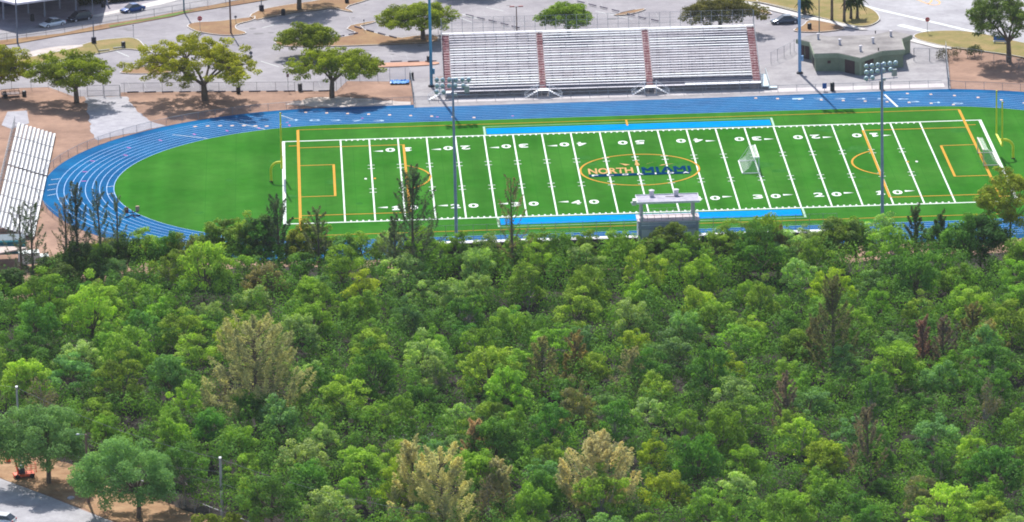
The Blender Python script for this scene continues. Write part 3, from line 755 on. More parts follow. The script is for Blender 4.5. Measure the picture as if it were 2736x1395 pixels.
# ------------------------------------------------------------------ near bleachers seen from the back, and the press box
def near_bleachers():
    ZT = 4.7
    p = G(1082, 655, ZT); q = G(1706, 632, ZT); r_ = G(1868, 627, ZT); e = G(2235, 613, ZT)
    yb = (p.y+e.y)/2
    def unit(x0, x1, label):
        t = thing('grandstand', label, 'bleachers', (x0, yb, 0), 0, 'near grandstand halves beside the press box')
        L = x1-x0; N = 12
        s = MB(); s.box((L/2, 0.25, ZT), (L, 0.7, 0.06)); obj('top_walkway', s, mat('aluminium_bright', (.8, .8, .8)), t)
        for i in range(N):
            z = ZT-0.1-i*0.30; y = 0.9+i*0.62
            s = MB(); s.box((L/2, y, z), (L, 0.3, .05)); obj('seat_plank', s, ALU(), t)
        s = MB()
        for i in range(N): s.box((L/2, 0.9+i*.62+.3, ZT-.55-i*.30), (L, .34, .05))
        obj('foot_planks', s, mat('aluminium_dull', (.6, .6, .6)), t)
        g = MB(); n = int(L/1.9)
        for k in range(n+1):
            x = L*k/n; g.tube((x, -.12, 0), (x, -.12, ZT+2.6), .035, n=5); g.tube((x, 8.0, 0), (x, 8.0, 1.0), .04, n=5)
            g.tube((x, 0, ZT-.3), (x, 8.2, 0.9), .05, n=5); g.tube((x, 4, 0), (x, 4, 2.6), .04, n=5); g.tube((x, 0, 0.2), (x, 4, 2.4), .03, n=4)
        for z in (1.2, 2.6): g.tube((0, -.12, ZT+z), (L, -.12, ZT+z), .022, n=5)
        g.tube((0, -.12, 2.3), (L, -.12, 2.3), .03, n=5)
        go = obj('frame', g, STEEL(), t)
        obj('under_stand_shade', MB().quad((0, -.06, .1), (L, -.06, .1), (L, -.06, ZT-.15), (0, -.06, ZT-.15)), mat('stand_shade_dark', (.045, .04, .045), .9, scale=.8, col2=(.09, .075, .08)), go)  # added dark panel, paints the shade beneath the stand
        obj('wire_mesh', MB().quad((0, -.12, ZT+.05), (L, -.12, ZT+.05), (L, -.12, ZT+2.6), (0, -.12, ZT+2.6)), veil_mat('stand_wire', (0.2, 0.22, 0.25), 0.09), go)
    unit(p.x, q.x-.1, 'aluminium grandstand seen from its back, left of the press box')
    unit(r_.x+.1, e.x, 'aluminium grandstand seen from its back, right of the press box')
    # press box
    D = 7.1
    a = G(1705.5, 593, D); b = G(1867, 586, D)
    W = b.x-a.x
    t = thing('press_box', 'weathered grey press box tower with open filming deck and flat canopy roof', 'press box', (a.x, a.y, 0), 0)
    pw = mat('press_wall', (0.50, 0.53, 0.58), 0.8, scale=0.7, col2=(0.78, 0.82, 0.88), bump=0.2, stretch=(1, 1, 0.25))
    wl_ = MB(); dp = 3.7
    wl_.box((W/2, 0.08, 3.55), (W-.1, 0.16, 7.0)); wl_.box((W/2, dp-.08, 4.3), (W-.1, .16, 5.5))
    wl_.box((0.08, dp/2, 3.55), (.16, dp-.34, 7.0)); wl_.box((W-.08, dp/2, 3.55), (.16, dp-.34, 7.0))
    obj('wall', wl_, pw, t)
    dk = MB().box((W/2, dp/2, D-0.02), (W+.3, dp+.3, .12)); obj('deck', dk, mat('deck', (0.46, 0.39, 0.40), 0.85, scale=0.8, col2=(0.60, 0.54, 0.56), bump=.3), t)
    tr = MB()
    for x in (0.25, W-.25):
        tr.box((x, -0.1, 3.5), (.35, .12, 7.0))
    tr.box((W/2, -.08, 6.75), (W, .1, .12)); tr.box((W/2, -.08, 6.2), (W, .06, .5))
    obj('trim', tr, mat('press_trim', (0.30, 0.34, 0.42), 0.7, scale=1), t)
    rl_ = MB(); n = 9
    for k in range(n):
        x = .3+(W-.6)*k/(n-1)
        for y in (0, dp): rl_.tube((x, y, D), (x, y, D+.95), .03, n=5)
    for y in (0, dp):
        for z in (.5, .95): rl_.tube((.3, y, D+z), (W-.3, y, D+z), .022, n=5)
    obj('deck_rail', rl_, STEEL(), t)
    ps = MB()
    for x in (.55, W-.75):
        for y in (.15, dp-.15): ps.box((x, y, D+1.35), (.32, .32, 2.7))
    obj('post', ps, mat('post_grey', (0.40, 0.41, 0.47), 0.8, scale=1, col2=(.5, .51, .56)), t)
    rf = MB().box((W/2, dp/2, D+2.8), (W+.15, dp+.5, .14)); ro = obj('roof', rf, mat('press_roof', (0.26, 0.25, 0.31), 0.9, scale=0.8, col2=(0.44, 0.42, 0.50), bump=.4, contrast=(.3, .6)), t)
    ed = MB(); 
    for y in (-.28, dp+.28): ed.box((W/2, y, D+2.85), (W+.3, .07, .3))
    for x in (-.12, W+.12): ed.box((x, dp/2, D+2.85), (.07, dp+.48, .3))
    obj('fascia', ed, mat('white_fascia', (0.66, 0.68, 0.72), 0.7, scale=1), ro)
    for x in (W*.25, W*.655):
        c = MB().lathe((x, dp-.35, D+2.87), [(.34, 0), (.34, .75), (.42, .78), (.42, .9), (.1, 1.02)], 12); obj('roof_vent', c, ALU(), ro, smooth=False)
    pt = MB().box((W*.62, dp-.9, D+2.9), (2.6, .12, .05)); obj('roof_strip', pt, RUBBER(), ro)
    sp = MB().box((-.42, dp*.45, D+2.45), (.5, .7, .7)).tube((-.62, dp*.45-.1, D+2.4), (-.85, dp*.45-.1, D+2.3), .2, .34, 8); obj('loudspeaker', sp, WHITEP(), t)
    ac = MB().box((W*.37, -.32, 6.0), (.7, .45, .5)); obj('air_conditioner', ac, mat('ac_dark', (0.06, .065, .07), .6), t)
near_bleachers()

# ------------------------------------------------------------------ green concession building
def concession():
    k = .17976
    def Z(x, y): return (2100+x*k, 60+y*k)
    HR = 3.1
    out = [P(*Z(*c), HR) for c in ((415, 465), (770, 455), (1110, 530), (1430, 425), (1770, 402), (1725, 245), (1880, 182), (1560, 118), (1330, 180), (900, 193), (640, 205), (420, 170), (145, 245), (350, 292))]
    cx = sum(p[0] for p in out)/len(out); cy = sum(p[1] for p in out)/len(out)
    out = [(x-cx, y-cy) for x, y in out]
    t = thing('concession_building', 'low olive green building with flat grey roof and white roof vents', 'building', (cx, cy, 0))
    n = len(out)
    area = sum(out[i][0]*out[(i+1) % n][1]-out[(i+1) % n][0]*out[i][1] for i in range(n))
    sg = 1 if area > 0 else -1
    def inset(poly, d):
        res = []
        for i in range(n):
            a, b, c = Vector(poly[i-1]), Vector(poly[i]), Vector(poly[(i+1) % n])
            e1 = (b-a).normalized(); e2 = (c-b).normalized()
            n1 = Vector((-e1.y, e1.x))*sg; n2 = Vector((-e2.y, e2.x))*sg
            m = (n1+n2); m = m/max(0.4, m.length_squared)*2
            q = b+m*d; res.append((q.x, q.y))
        return res
    olive = mat('olive_wall', (0.21, 0.25, 0.17), 0.85, scale=0.8, col2=(0.26, 0.30, 0.21), bump=.15)
    olive2 = mat('olive_fascia', (0.27, 0.32, 0.22), 0.85, scale=0.8, col2=(0.31, 0.36, 0.26))
    obj('wall', MB().prism(inset(out, .28), 0, 2.45), olive, t)
    obj('fascia', MB().prism(out, 2.33, 3.02), olive2, t)
    rf = obj('roof', MB().prism(inset(out, .1), 3.02, 3.1), mat('roof_felt', (0.17, 0.155, 0.155), 0.95, scale=0.28, col2=(0.30, 0.28, 0.27), bump=.4, contrast=(.3, .62)), t)
    for c in ((800, 328), (1110, 425), (1295, 305), (480, 245), (1560, 205)):
        x, y = P(*Z(*c), HR)
        obj('roof_vent', MB().lathe((x-cx, y-cy, 3.1), [(.26, 0), (.2, .1), (.2, .75), (.3, .78), (.3, .92), (.08, 1.0)], 10), ALU(), rf)
    for c in ((1375, 418), (1330, 165)):
        x, y = P(*Z(*c), HR); obj('vent_pipe', MB().lathe((x-cx, y-cy, 3.1), [(.09, 0), (.09, .4), (.14, .45)], 8), RUBBER(), rf)
    brown = mat('brown_door', (0.085, 0.055, 0.055), 0.8, scale=2)
    w = inset(out, .28)
    def onwall(i, f0, f1, z0, z1, name, m, par=None, d=0.05):
        a, b = Vector(w[i]), Vector(w[(i+1) % n]); e = (b-a); nn = Vector((e.y, -e.x)).normalized()*sg
        p0, p1 = a+e*f0+nn*d, a+e*f1+nn*d
        q0, q1 = a+e*f0-nn*.1, a+e*f1-nn*.1
        return obj(name, MB().prism([tuple(p0), tuple(p1), tuple(q1), tuple(q0)], z0, z1), m, par or t)
    onwall(0, .52, .66, 1.35, 1.8, 'window', mat('brown_sill', (0.10, .05, .05), .8))
    onwall(1, .30, .74, 0.02, 2.25, 'door', brown)
    onwall(2, .22, .62, 0.6, 2.25, 'serving_hatch', brown)
    onwall(12, .15, .48, .02, 2.2, 'door', brown); onwall(12, .55, .85, .02, 2.2, 'door', brown)
    onwall(13, .3, .7, .02, 2.2, 'door', mat('dark_alcove', (.03, .03, .035), .8))
    a = Vector(w[2]); obj('corner_post', MB().box((a.x, a.y-.05, 1.2), (.3, .3, 2.3)), olive2, t)
concession()

# ------------------------------------------------------------------ upper-left school canopy
def canopy():
    zc = 4.6
    c0 = P(-60, -16, zc); c1 = P(42, 9, zc); c2 = P(175, -9, zc); c3 = P(262, -22, zc)
    t = thing('covered_walkway', 'large flat white canopy on slender columns with dark interior beneath', 'canopy', (c1[0], c1[1], 0))
    ox, oy = c1
    L = lambda p: (p[0]-ox, p[1]-oy)
    far = [(c3[0]+2, c3[1]+60), (c0[0]-15, c0[1]+60)]
    obj('roof', MB().prism([L(p) for p in (c0, c1, c2, c3)]+[L(p) for p in far], zc-.35, zc), mat('canopy_white', (0.62, 0.60, 0.70), 0.7, scale=.3, col2=(.72, .71, .78)), t)
    for (x, y) in ((120, 46), (203, 29), (286, 12), (160, 24), (76, 36), (10, 52)):
        px, py = P(x, y); obj('column', MB().lathe((px-ox, py-oy, 0), [(.22, 0), (.16, .1), (.16, zc-.36)], 10), mat('column_grey', (0.32, 0.34, 0.42), .7, scale=1), t)
    bw = [P(-120, 34), P(60, 14), P(175, -4), P(320, -30)]
    wb = MB()
    for a, b in zip(bw, bw[1:]):
        a, b = L(a), L(b); wb.prism([a, b, (b[0]+.2, b[1]+.4), (a[0]+.2, a[1]+.4)], 0, zc-.36)
    obj('wall', wb, mat('navy_wall', (0.02, 0.03, 0.085), .7, scale=.8, col2=(.035, .045, .11)), t)
    d = MB(); a, b = L(bw[2]), L(bw[3]); d.prism([(a[0], a[1]-.3), (b[0], b[1]-.3), (b[0], b[1]-.05), (a[0], a[1]-.05)], .3, 2.9); obj('door', d, mat('maroon_panel', (.10, .012, .03), .7), t)
canopy()
def hedge(px, py, w, label):
    x, y = P(px, py); rr = random.Random(int(px)); b = MB(); b.tone = []
    for k in range(2600):
        u = rr.uniform(-w/2, w/2); v = rr.uniform(-.9, .9); z = 1.2*abs(math.sin(u*1.1+1))*.35+.9
        h = z*rr.random()**.4
        c = Vector((u, v, h)); n = Vector((rr.gauss(0, 1), rr.gauss(0, 1), rr.gauss(.8, 1))).normalized(); a = n.orthogonal().normalized()*.11; q = n.cross(a)
        b.quad(c-a-q, c+a-q, c+a+q, c-a+q); b.tone.append(rr.random())
    t = thing('hedge', label, 'hedge', (x, y, 0), .35)
    o = obj('foliage', b, leaf_mat('leaf'), t); o.color = (0.05, 0.06, 0.02, 1)
hedge(283, 8, 10, 'dark trimmed hedge beside the white canopy')
hedge(352, 1, 8, 'dark hedge above the parked dark blue car')

# ------------------------------------------------------------------ flood-light poles
def light_pole(base, h, label, armrz, lamps=True, gap=5.2, col=None, grp='tall floodlight poles round the track'):
    x, y = base
    t = thing('floodlight_pole', label, 'light pole', (x, y, 0), 0, grp)
    m = col or mat('blue_grey_pole', (0.20, 0.28, 0.44), .6, scale=.5, col2=(.27, .36, .52))
    obj('pole', MB().path([(0, 0, 0), (0, 0, h*.5), (0, 0, h)], [.27, .22, .14], 12), m, t, smooth=False)
    obj('base', MB().lathe((0, 0, 0), [(.55, 0), (.55, .25), (.42, .35)], 12), mat('base_dark', (.05, .05, .06), .8), t)
    for z in (1.6,): obj('junction_box', MB().box((.42, -.05, z+1), (.35, .3, .9)), m, t)
    ca, sa = math.cos(armrz), math.sin(armrz)
    rot = lambda px, py, pz: (px*ca-py*sa, px*sa+py*ca, pz)
    rows = [(h-.25, [(-2.3, 1), (-1.45, 1), (-.5, 1), (.45, 1), (1.4, 1), (2.3, 1)]), (h-1.15, [(-2.3, 1), (-1.5, 1), (-.55, 1), (.35, 1), (1.5, 1)]), (h-2.05, [(-2.35, 1), (-1.35, 1)])]
    am = MB()
    for z, r in rows: am.tube(rot(-2.5, 0, z-.3), rot(2.5, 0, z-.3), .06, n=6)
    for s in (-1.9, 0, 1.9): am.tube(rot(s, 0, h-2.5), rot(s, 0, h-.5), .04, n=5)
    obj('crossarm', am, m, t)
    if not lamps: rows = rows[:1]
    for z, r in rows:
        for (u, _) in r:
            # bowl reflectors, mouth tipped down towards the field
            l = MB().lathe((0, 0, 0), [(.10, .38), (.26, .27), (.345, .06), (.36, -.05), (.05, -.06)], 12)
            o = obj('floodlight', l, mat('reflector', (0.30, 0.43, 0.48), .3, .3, scale=2, col2=(.50, .64, .68)), t, smooth=False)
            o.location = rot(u, .25, z); o.rotation_euler = (R(38), 0, armrz)
            ys = MB().box(rot(u, .05, z-.28), (.3, .2, .25), armrz)
    bx = MB().box(rot(2.0, .05, h-1.6), (.7, .35, 1.0), armrz).box(rot(.3, .05, h-2.4), (.5, .3, .4), armrz); obj('ballast_box', bx, mat('ballast', (.33, .40, .42), .5, scale=1), t)
pb = G(1222, 728); light_pole((pb.x, pb.y), 28.9, 'near left floodlight pole rising in front of the twenty-yard line', -.12)
pb = G(2358, 700); light_pole((pb.x, pb.y), 29.6, 'near right floodlight pole in front of the right ten-yard line', .33)
bp_ = mat('teal_pole', (0.05, 0.25, 0.42), .6, scale=.5, col2=(.09, .33, .52))
pb = G(1153, 232); light_pole((pb.x, pb.y), 31.0, 'far teal floodlight pole left of the big bleachers', math.pi+.1, col=bp_)
pb = G(2137, 197); light_pole((pb.x, pb.y), 30.0, 'far pale blue floodlight pole beside the olive green building', math.pi-.1, col=mat('pale_blue_pole', (.18, .36, .60), .6, scale=.5, col2=(.25, .44, .68)))

# ------------------------------------------------------------------ football goalposts and soccer goals
YEL = mat('goal_yellow', (0.78, 0.76, 0.03), .5, scale=1, var=.06)
def goalpost(bx, cx, sgn, label):
    t = thing('goalpost', label, 'goalpost', (bx, 0.4, 0), 0, 'yellow football goalposts')
    d = cx-bx
    pts = [(0, 0, 0), (0, 0, 1.75)]
    for k in range(1, 9):
        a = math.pi/2*k/8; pts.append((d*(1-math.cos(a))*.7, 0, 1.75+1.3*math.sin(a)))
    pts.append((d, 0, 3.05))
    obj('gooseneck', MB().path(pts, .2, 10), YEL, t)
    obj('crossbar', MB().tube((d, -3.6, 3.05), (d, 3.6, 3.05), .17, n=10), mat('goal_yellow_bright', (.80, .78, .08), .5, scale=1, var=.05), t)
    for s in (-1, 1):
        u = obj('upright', MB().tube((d, s*3.55, 3.05), (d, s*3.55, 10.0), .13, .11, n=8), YEL, t)
        obj('wind_ribbon', MB().box((d+.15, s*3.55, 9.9), (.3, .02, .12)), mat('ribbon_red', (.5, .08, .05), .8), u)
    obj('base_pad', MB().lathe((0, 0, 0), [(.3, 0), (.3, .12), (.2, .14)], 10), RUBBER(), t)
goalpost(-56.65, -54.95, 1, 'yellow football goalpost behind the left end zone'); goalpost(57.75, 55.6, -1, 'yellow football goalpost behind the right end zone')
def soccer_goal(x, y, back, label, tint=(.78, .79, .78), wid=7.6):
    t = thing('soccer_goal', label, 'soccer goal', (x, y, 0), 0, 'portable white soccer goals')
    m = mat('goal_white' if tint[0] > .75 else 'goal_cream', tint, .6, scale=1)
    H, tb, bd = 2.5, back*.75, back*2.35
    for s in (-1, 1): obj('post', MB().tube((0, s*wid/2, 0), (0, s*wid/2, H), .075, n=8), m, t)
    obj('crossbar', MB().tube((0, -wid/2, H), (0, wid/2, H), .12, n=8), m, t)
    b = MB(); b.tube((bd, -wid/2, .07), (bd, wid/2, .07), .1, n=8)
    for s in (-1, 1):
        b.tube((0, s*wid/2, .07), (bd, s*wid/2, .07), .09, n=8); b.tube((0, s*wid/2, H), (tb, s*wid/2, H), .05, n=6)
        b.tube((tb, s*wid/2, H), (bd, s*wid/2, .07), .03, n=6)
    obj('frame', b, m, t)
    nt = MB(); K = 8
    prof = [(tb, H), (tb+back*.25, 1.7), (tb+back*.65, .9), (bd, .1)]
    for (a, b_) in zip([(0, H)]+prof, prof):
        nt.quad((a[0], -wid/2, a[1]), (a[0], wid/2, a[1]), (b_[0], wid/2, b_[1]), (b_[0], -wid/2, b_[1]))
    for s in (-1, 1): nt.poly([(0, s*wid/2, H), (tb, s*wid/2, H)]+[(p[0], s*wid/2, p[1]) for p in prof[1:]]+[(0, s*wid/2, .1)])
    obj('net', nt, veil_mat('net', (.7, .75, .72), .24), t)
soccer_goal(18.1, 0.05, -1.08, 'white soccer goal standing near the thirty-yard line mid-field')
soccer_goal(52.7, 0.3, 1.0, 'cream soccer goal in front of the right end line', (.66, .62, .52))

# ------------------------------------------------------------------ two-pad blocking sled
x, y = P(354, 577)
t = thing('blocking_sled', 'small football blocking sled with maroon and tan pads at the track edge', 'blocking sled', (x, y, 0), R(20))
obj('frame', MB().tube((-1.1, -.5, .1), (.2, .3, .1), .06, n=6).tube((1.1, -.5, .1), (-.2, .3, .1), .06, n=6).tube((-1, 0, .55), (1, 0, .55), .07, n=6).tube((0, -.8, .1), (0, .2, .9), .07, n=6).tube((0, -1.3, .08), (0, -.4, .08), .1, n=6), mat('sled_frame', (.02, .025, .05), .6), t)
obj('pad', MB().box((-.85, .25, .95), (.62, .38, .85)), mat('maroon_pad', (.20, .035, .05), .7), t, bevel=.08)
obj('pad', MB().box((.95, .35, .95), (.58, .38, .8)), mat('tan_pad', (.48, .32, .22), .7), t, bevel=.08)['label'] = 'tan pad'

# ------------------------------------------------------------------ chain-link fences
def post_mesh(h, r=.035):
    return MB().tube((0, 0, 0), (0, 0, h), r, n=6).mesh('post')
def fence(pts, h, label, sp=3.0, alpha=.16, rails=(1.0,), col='steel', closed=False, grp=None, rr_=.03, pr=.035, world_pts=False, wire=(.33, .35, .40)):
    w = pts if world_pts else [P(*p) for p in pts]
    ox, oy = w[0]
    t = thing('chain_link_fence', label, 'fence', (ox, oy, 0), 0, grp)
    loc = [(a-ox, b-oy) for a, b in w]
    m = STEEL() if col == 'steel' else mat('dark_fence', (.10, .09, .13), .6, scale=1)
    me = post_mesh(h, pr); me.materials.append(m)
    segs = list(zip(loc, loc[1:])); tot = sum(math.dist(a, b) for a, b in segs)
    sp = max(sp, tot/95)
    pos = 0.0; nxt = 0.0; cnt = 0
    for a, b in segs:
        l = math.dist(a, b)
        while nxt <= pos+l+1e-6 and cnt < 99:
            f = (nxt-pos)/l if l else 0
            o = bpy.data.objects.new('post', me); COL.objects.link(o); o.parent = t; o.location = (a[0]+(b[0]-a[0])*f, a[1]+(b[1]-a[1])*f, 0)
            nxt += sp; cnt += 1
        pos += l
    for rf in rails: obj('rail', MB().path([(a[0], a[1], h*rf) for a in loc], rr_, 5), m, t)
    pan = MB()
    for a, b in segs: pan.quad((a[0], a[1], .06), (b[0], b[1], .06), (b[0], b[1], h*.98), (a[0], a[1], h*.98))
    obj('wire_mesh', pan, veil_mat('wire_%d' % int(alpha*100), wire, alpha), t)
    return t
fence([(-30, 118), (0, 112), (145, 92), (290, 65), (450, 38), (560, 19), (720, -8)], 1.35, 'chain-link fence along the grass strip behind the parked cars', 3.6, .10)
fence([(-20, 245), (36, 240), (128, 235), (129, 234)], 2.4, 'tall chain-link fence behind the black trailer at far left', 3.2, .10)
fence([(129, 235), (165, 247), (197, 259), (232, 259)], 1.2, 'low chain-link fence angled down to the gravel path gate', 3.0, .12)
fence([(322, 258), (323, 248), (500, 246), (700, 245), (877, 244), (899, 243)], 1.6, 'chain-link fence between parking lot and dirt, behind the large spreading tree', 3.1, .12)
fence([(899, 243), (927, 216), (1042, 218)], 1.9, 'chain-link fence behind the tree left of the blue tarp', 3.0, .12)
fence([(1042, 218), (1096, 214), (1101, 245), (1106, 284)], 2.3, 'chain-link fence between dirt and concrete left of the big bleachers', 2.6, .12)
for pts, lab in ((((233, 259), (277, 259)), 'left leaf of the steel gate at the gravel path'), (((278, 259), (321, 259)), 'right leaf of the steel gate at the gravel path')):
    a, b = P(*pts[0]), P(*pts[1]); L = b[0]-a[0]
    t = thing('gate', lab, 'gate', (a[0], a[1], 0), 0, 'gate leaves at the gravel path')
    obj('gate_frame', MB().tube((.05, 0, .1), (.05, 0, 1.9), .05, n=6).tube((L-.05, 0, .1), (L-.05, 0, 1.9), .05, n=6).tube((.05, 0, 1.9), (L-.05, 0, 1.9), .04, n=6).tube((.05, 0, .15), (L-.05, 0, .15), .04, n=6).tube((.05, 0, 1.0), (L-.05, 0, 1.0), .03, n=6), STEEL(), t)
    obj('wire_mesh', MB().quad((.05, 0, .15), (L-.05, 0, .15), (L-.05, 0, 1.9), (.05, 0, 1.9)), veil_mat('wire_12', (.33, .35, .4), .12), t)
RF = 46.2
lf = [(-CXT+RF*math.cos(R(a)), RF*math.sin(R(a))) for a in range(96, 240, 3)]
fence(lf, 1.15, 'curved chain-link fence round the left bend of the blue track', 3.0, .20, world_pts=True, wire=(.30, .26, .32))
fence([(-46.0, 46.3), (-38, 46.35), (-30, 46.4)], 1.15, 'short chain-link fence along the track below the two middle trees', 3.0, .12, world_pts=True)
fence([(-29.5, 46.5), (10, 46.55), (52.0, 46.6)], 1.15, 'long chain-link fence along the straight in front of the bleachers', 3.05, .06, world_pts=True)
rf_ = [(53.0, 46.5)]+[(CXT+RF*math.sin(R(a)), RF*math.cos(R(a))) for a in range(11, 40, 3)]
fence(rf_, 1.15, 'chain-link fence curving along the right bend beside bare dirt', 3.0, .14, world_pts=True)
fence([(2535, 237), (2530, 190), (2527, 140)], 1.9, 'dark post fence between the concrete apron and the right dirt lot', 3.2, .10, pr=.09)
fence([(2060, 172), (2110, 148), (2124, 136)], 2.1, 'chain-link fence running from the ramp to the olive green building', 2.4, .10)
fence([(2442, 163), (2475, 164), (2505, 165)], 2.2, 'chain-link gate panel right of the olive green building', 2.6, .14, pr=.06)
fence([(2510, 158), (2560, 150), (2620, 160), (2736, 186), (2800, 200)], 1.6, 'chain-link fence along the dirt lot behind the large right tree', 2.8, .14)
for s, pts in ((0, [(165, 1238), (300, 1288), (440, 1340), (571, 1392), (700, 1440)]),):
    fence(pts, 1.7, 'chain-link fence between the near verge and the woodland', 3.2, .14)

# ------------------------------------------------------------------ vehicles
def car(px, py, rz, paint, label, kind='sedan', L=4.6, W=1.82, H=1.42, name='parked_car', grp=None):
    x, y = P(px, py)
    t = thing(name, label, 'car', (x, y, 0), rz, grp)
    # hull: stations along x, each a cross-section ring
    suv = kind == 'suv'
    st = [(-L/2, .42, .62, .78), (-L/2+.12, .25, .80, .92), (-L/2+.9, .20, .90 if not suv else .98, 1.0), (-.9, .2, .88 if not suv else .98, 1.0), (.9, .2, .86 if not suv else .96, 1.0), (L/2-.95, .2, .80 if not suv else .92, .99), (L/2-.2, .25, .64 if not suv else .78, .9), (L/2, .4, .52, .74)]
    hull = MB()
    for sx, z0, z1, wf in st:
        w = W/2*wf
        hull.v += [(sx, -w*.93, z0), (sx, -w, (z0+z1)/2), (sx, -w*.86, z1), (sx, w*.86, z1), (sx, w, (z0+z1)/2), (sx, w*.93, z0)]
    for k in range(len(st)-1):
        for j in range(6):
            a, b = k*6+j, k*6+(j+1) % 6; hull.f.append((a, b, b+6, a+6))
    hull.f.append((5, 4, 3, 2, 1, 0)); e = (len(st)-1)*6; hull.f.append(tuple(range(e, e+6)))
    body = obj('body', hull, mat('paint_'+label.split()[0]+label.split()[1], paint, .22, .2, var=.04, scale=1, spec=.8), t, smooth=False, bevel=.05)
    zb = .86 if not suv else .96
    if kind == 'sedan': cb = [(-L/2+.75, zb), (-L/2+1.45, H-.04), (.35, H), (1.25, zb-.02)]
    elif kind == 'suv': cb = [(-L/2+.12, zb), (-L/2+.5, H-.05), (.55, H), (1.3, zb-.02)]
    else: cb = [(-L/2+.2, zb), (-L/2+.85, H-.06), (.35, H), (1.35, zb-.02)]
    def cabin(ins, dz, m, nm, top_only=False):
        mb_ = MB()
        sec = []
        for (sx, z) in cb:
            hi = z > zb+.1; w = W/2*(.70 if hi else .86)-ins
            sec.append(((sx, -w, z+dz), (sx, w, z+dz)))
        a, b, c, d = sec
        if top_only:
            mb_.quad(b[0], c[0], c[1], b[1]); lo = [(p[0], p[1], p[2]-.07) for p in (b[0], c[0], c[1], b[1])]
            mb_.quad(*lo[::-1]); up = [b[0], c[0], c[1], b[1]]
            for k in range(4): mb_.quad(lo[k], lo[(k+1) % 4], up[(k+1) % 4], up[k])
        else:
            mb_.v += [a[0], b[0], c[0], d[0], a[1], b[1], c[1], d[1]]
            mb_.f += [(0, 3, 2, 1), (4, 5, 6, 7), (0, 1, 5, 4), (1, 2, 6, 5), (2, 3, 7, 6), (3, 0, 4, 7)]
        return obj(nm, mb_, m, t)
    cabin(0, 0, GLASS(), 'windows')
    cabin(-.015, .025, body.data.materials[0], 'roof', True)
    for sx in (-L/2+.85, L/2-.88):
        for sy in (-1, 1):
            wobj = obj('wheel', MB().tube((sx, sy*(W/2-.22), .33), (sx, sy*(W/2+.01), .33), .33, n=14), RUBBER(), t)
            obj('rim', MB().tube((sx, sy*(W/2-.01), .33), (sx, sy*(W/2+.02), .33), .2, n=10), ALU(), wobj)
    for sy in (-1, 1):
        obj('headlight', MB().box((L/2-.1, sy*W*.33, .6), (.14, .34, .13)), mat('lamp_clear', (.7, .74, .78), .15, spec=.8), t)
        obj('taillight', MB().box((-L/2+.07, sy*W*.34, .72), (.12, .3, .16)), mat('lamp_red', (.4, .015, .02), .3), t)
        obj('mirror', MB().box((.75, sy*(W/2+.06), zb+.03), (.14, .16, .12)), body.data.materials[0], t)
    obj('bumper', MB().box((L/2-.03, 0, .34), (.12, W*.8, .2)), mat('bumper_dark', (.05, .05, .06), .5), t)
    return t
def heading(p, q):
    a, b = P(*p), P(*q); return math.atan2(b[1]-a[1], b[0]-a[0])
h0 = heading((300, 40), (120, 72))
car(141, 70, h0, (.80, .83, .88), 'white sedan parked nose to the left before the canopy', 'sedan')
car(213, 55, h0, (.012, .014, .03), 'black hatchback parked behind the white sedan', 'suv', L=4.3, H=1.6)
car(355, 31, h0, (.015, .07, .26), 'navy blue sedan parked alone above the grass strip', 'sedan', L=4.4)
car(560, -8, h0, (.03, .03, .05), 'dark car at the top edge above the grass strip', 'sedan')
car(2098, 62, heading((2150, 56), (2060, 62)), (.09, .11, .15), 'grey sedan in the lot above the olive green building', 'sedan', L=4.8)
car(-3, 1400, R(160), (.7, .73, .75), 'white car at the bottom-left street corner', 'hatch', L=4.4)
# white truck and teal awning at the left edge
x, y = P(88, 714)
t = thing('box_truck', 'white utility truck half hidden by trees below the small bleachers', 'truck', (x, y, 0), R(8))
obj('cargo_body', MB().box((-.5, 0, 1.55), (3.0, 1.9, 1.7)), WHITEP(), t, bevel=.06)
obj('cab', MB().prism([(1.05, -.9), (2.35, -.85), (2.35, .85), (1.05, .9)], .5, 1.75), WHITEP(), t, bevel=.08)
obj('window', MB().box((1.75, 0, 1.5), (1.0, 1.86, .4)), GLASS(), t)
for sx in (-1.2, 1.6):
    for sy in (-1, 1): obj('wheel', MB().tube((sx, sy*.75, .38), (sx, sy*.98, .38), .38, n=12), RUBBER(), t)
x, y = P(0, 700)
t = thing('field_shed', 'teal awning shed with beige roof slab at the left edge', 'shed', (x, y, 0), R(0))
tl = mat('teal_metal', (.005, .10, .14), .5, scale=1, col2=(.01, .14, .19))
obj('awning', MB().prism([(-6, .5), (3.7, .9), (3.7, 4.2), (-6, 4.0)], 2.9, 3.05), mat('teal_dark', (.012, .05, .085), .6, scale=1), t)
obj('wall', MB().box((-1.2, .75, 1.9), (9.6, .2, 2.0)).box((3.6, 2.5, 1.5), (.2, 3.3, 2.8)), tl, t)
obj('awning_edge', MB().box((-1.2, .5, 2.95), (9.9, .08, .2)).box((-1.2, .55, 2.35), (9.8, .06, .1)), mat('teal_light', (.03, .35, .42), .5), t)
obj('roof', MB().prism([(-8, -3.5), (0.3, -3.5), (4.2, -1.0), (0.4, .4), (-8, .4)], 2.15, 2.35), mat('beige_roof', (.42, .34, .30), .9, scale=.6, col2=(.56, .47, .42)), t)
for k in range(3): obj('sign_panel', MB().box((-2.6+k*1.5, .62, 1.75), (1.2, .06, .3)), mat('pale_teal', (.12, .42, .50), .6), t)

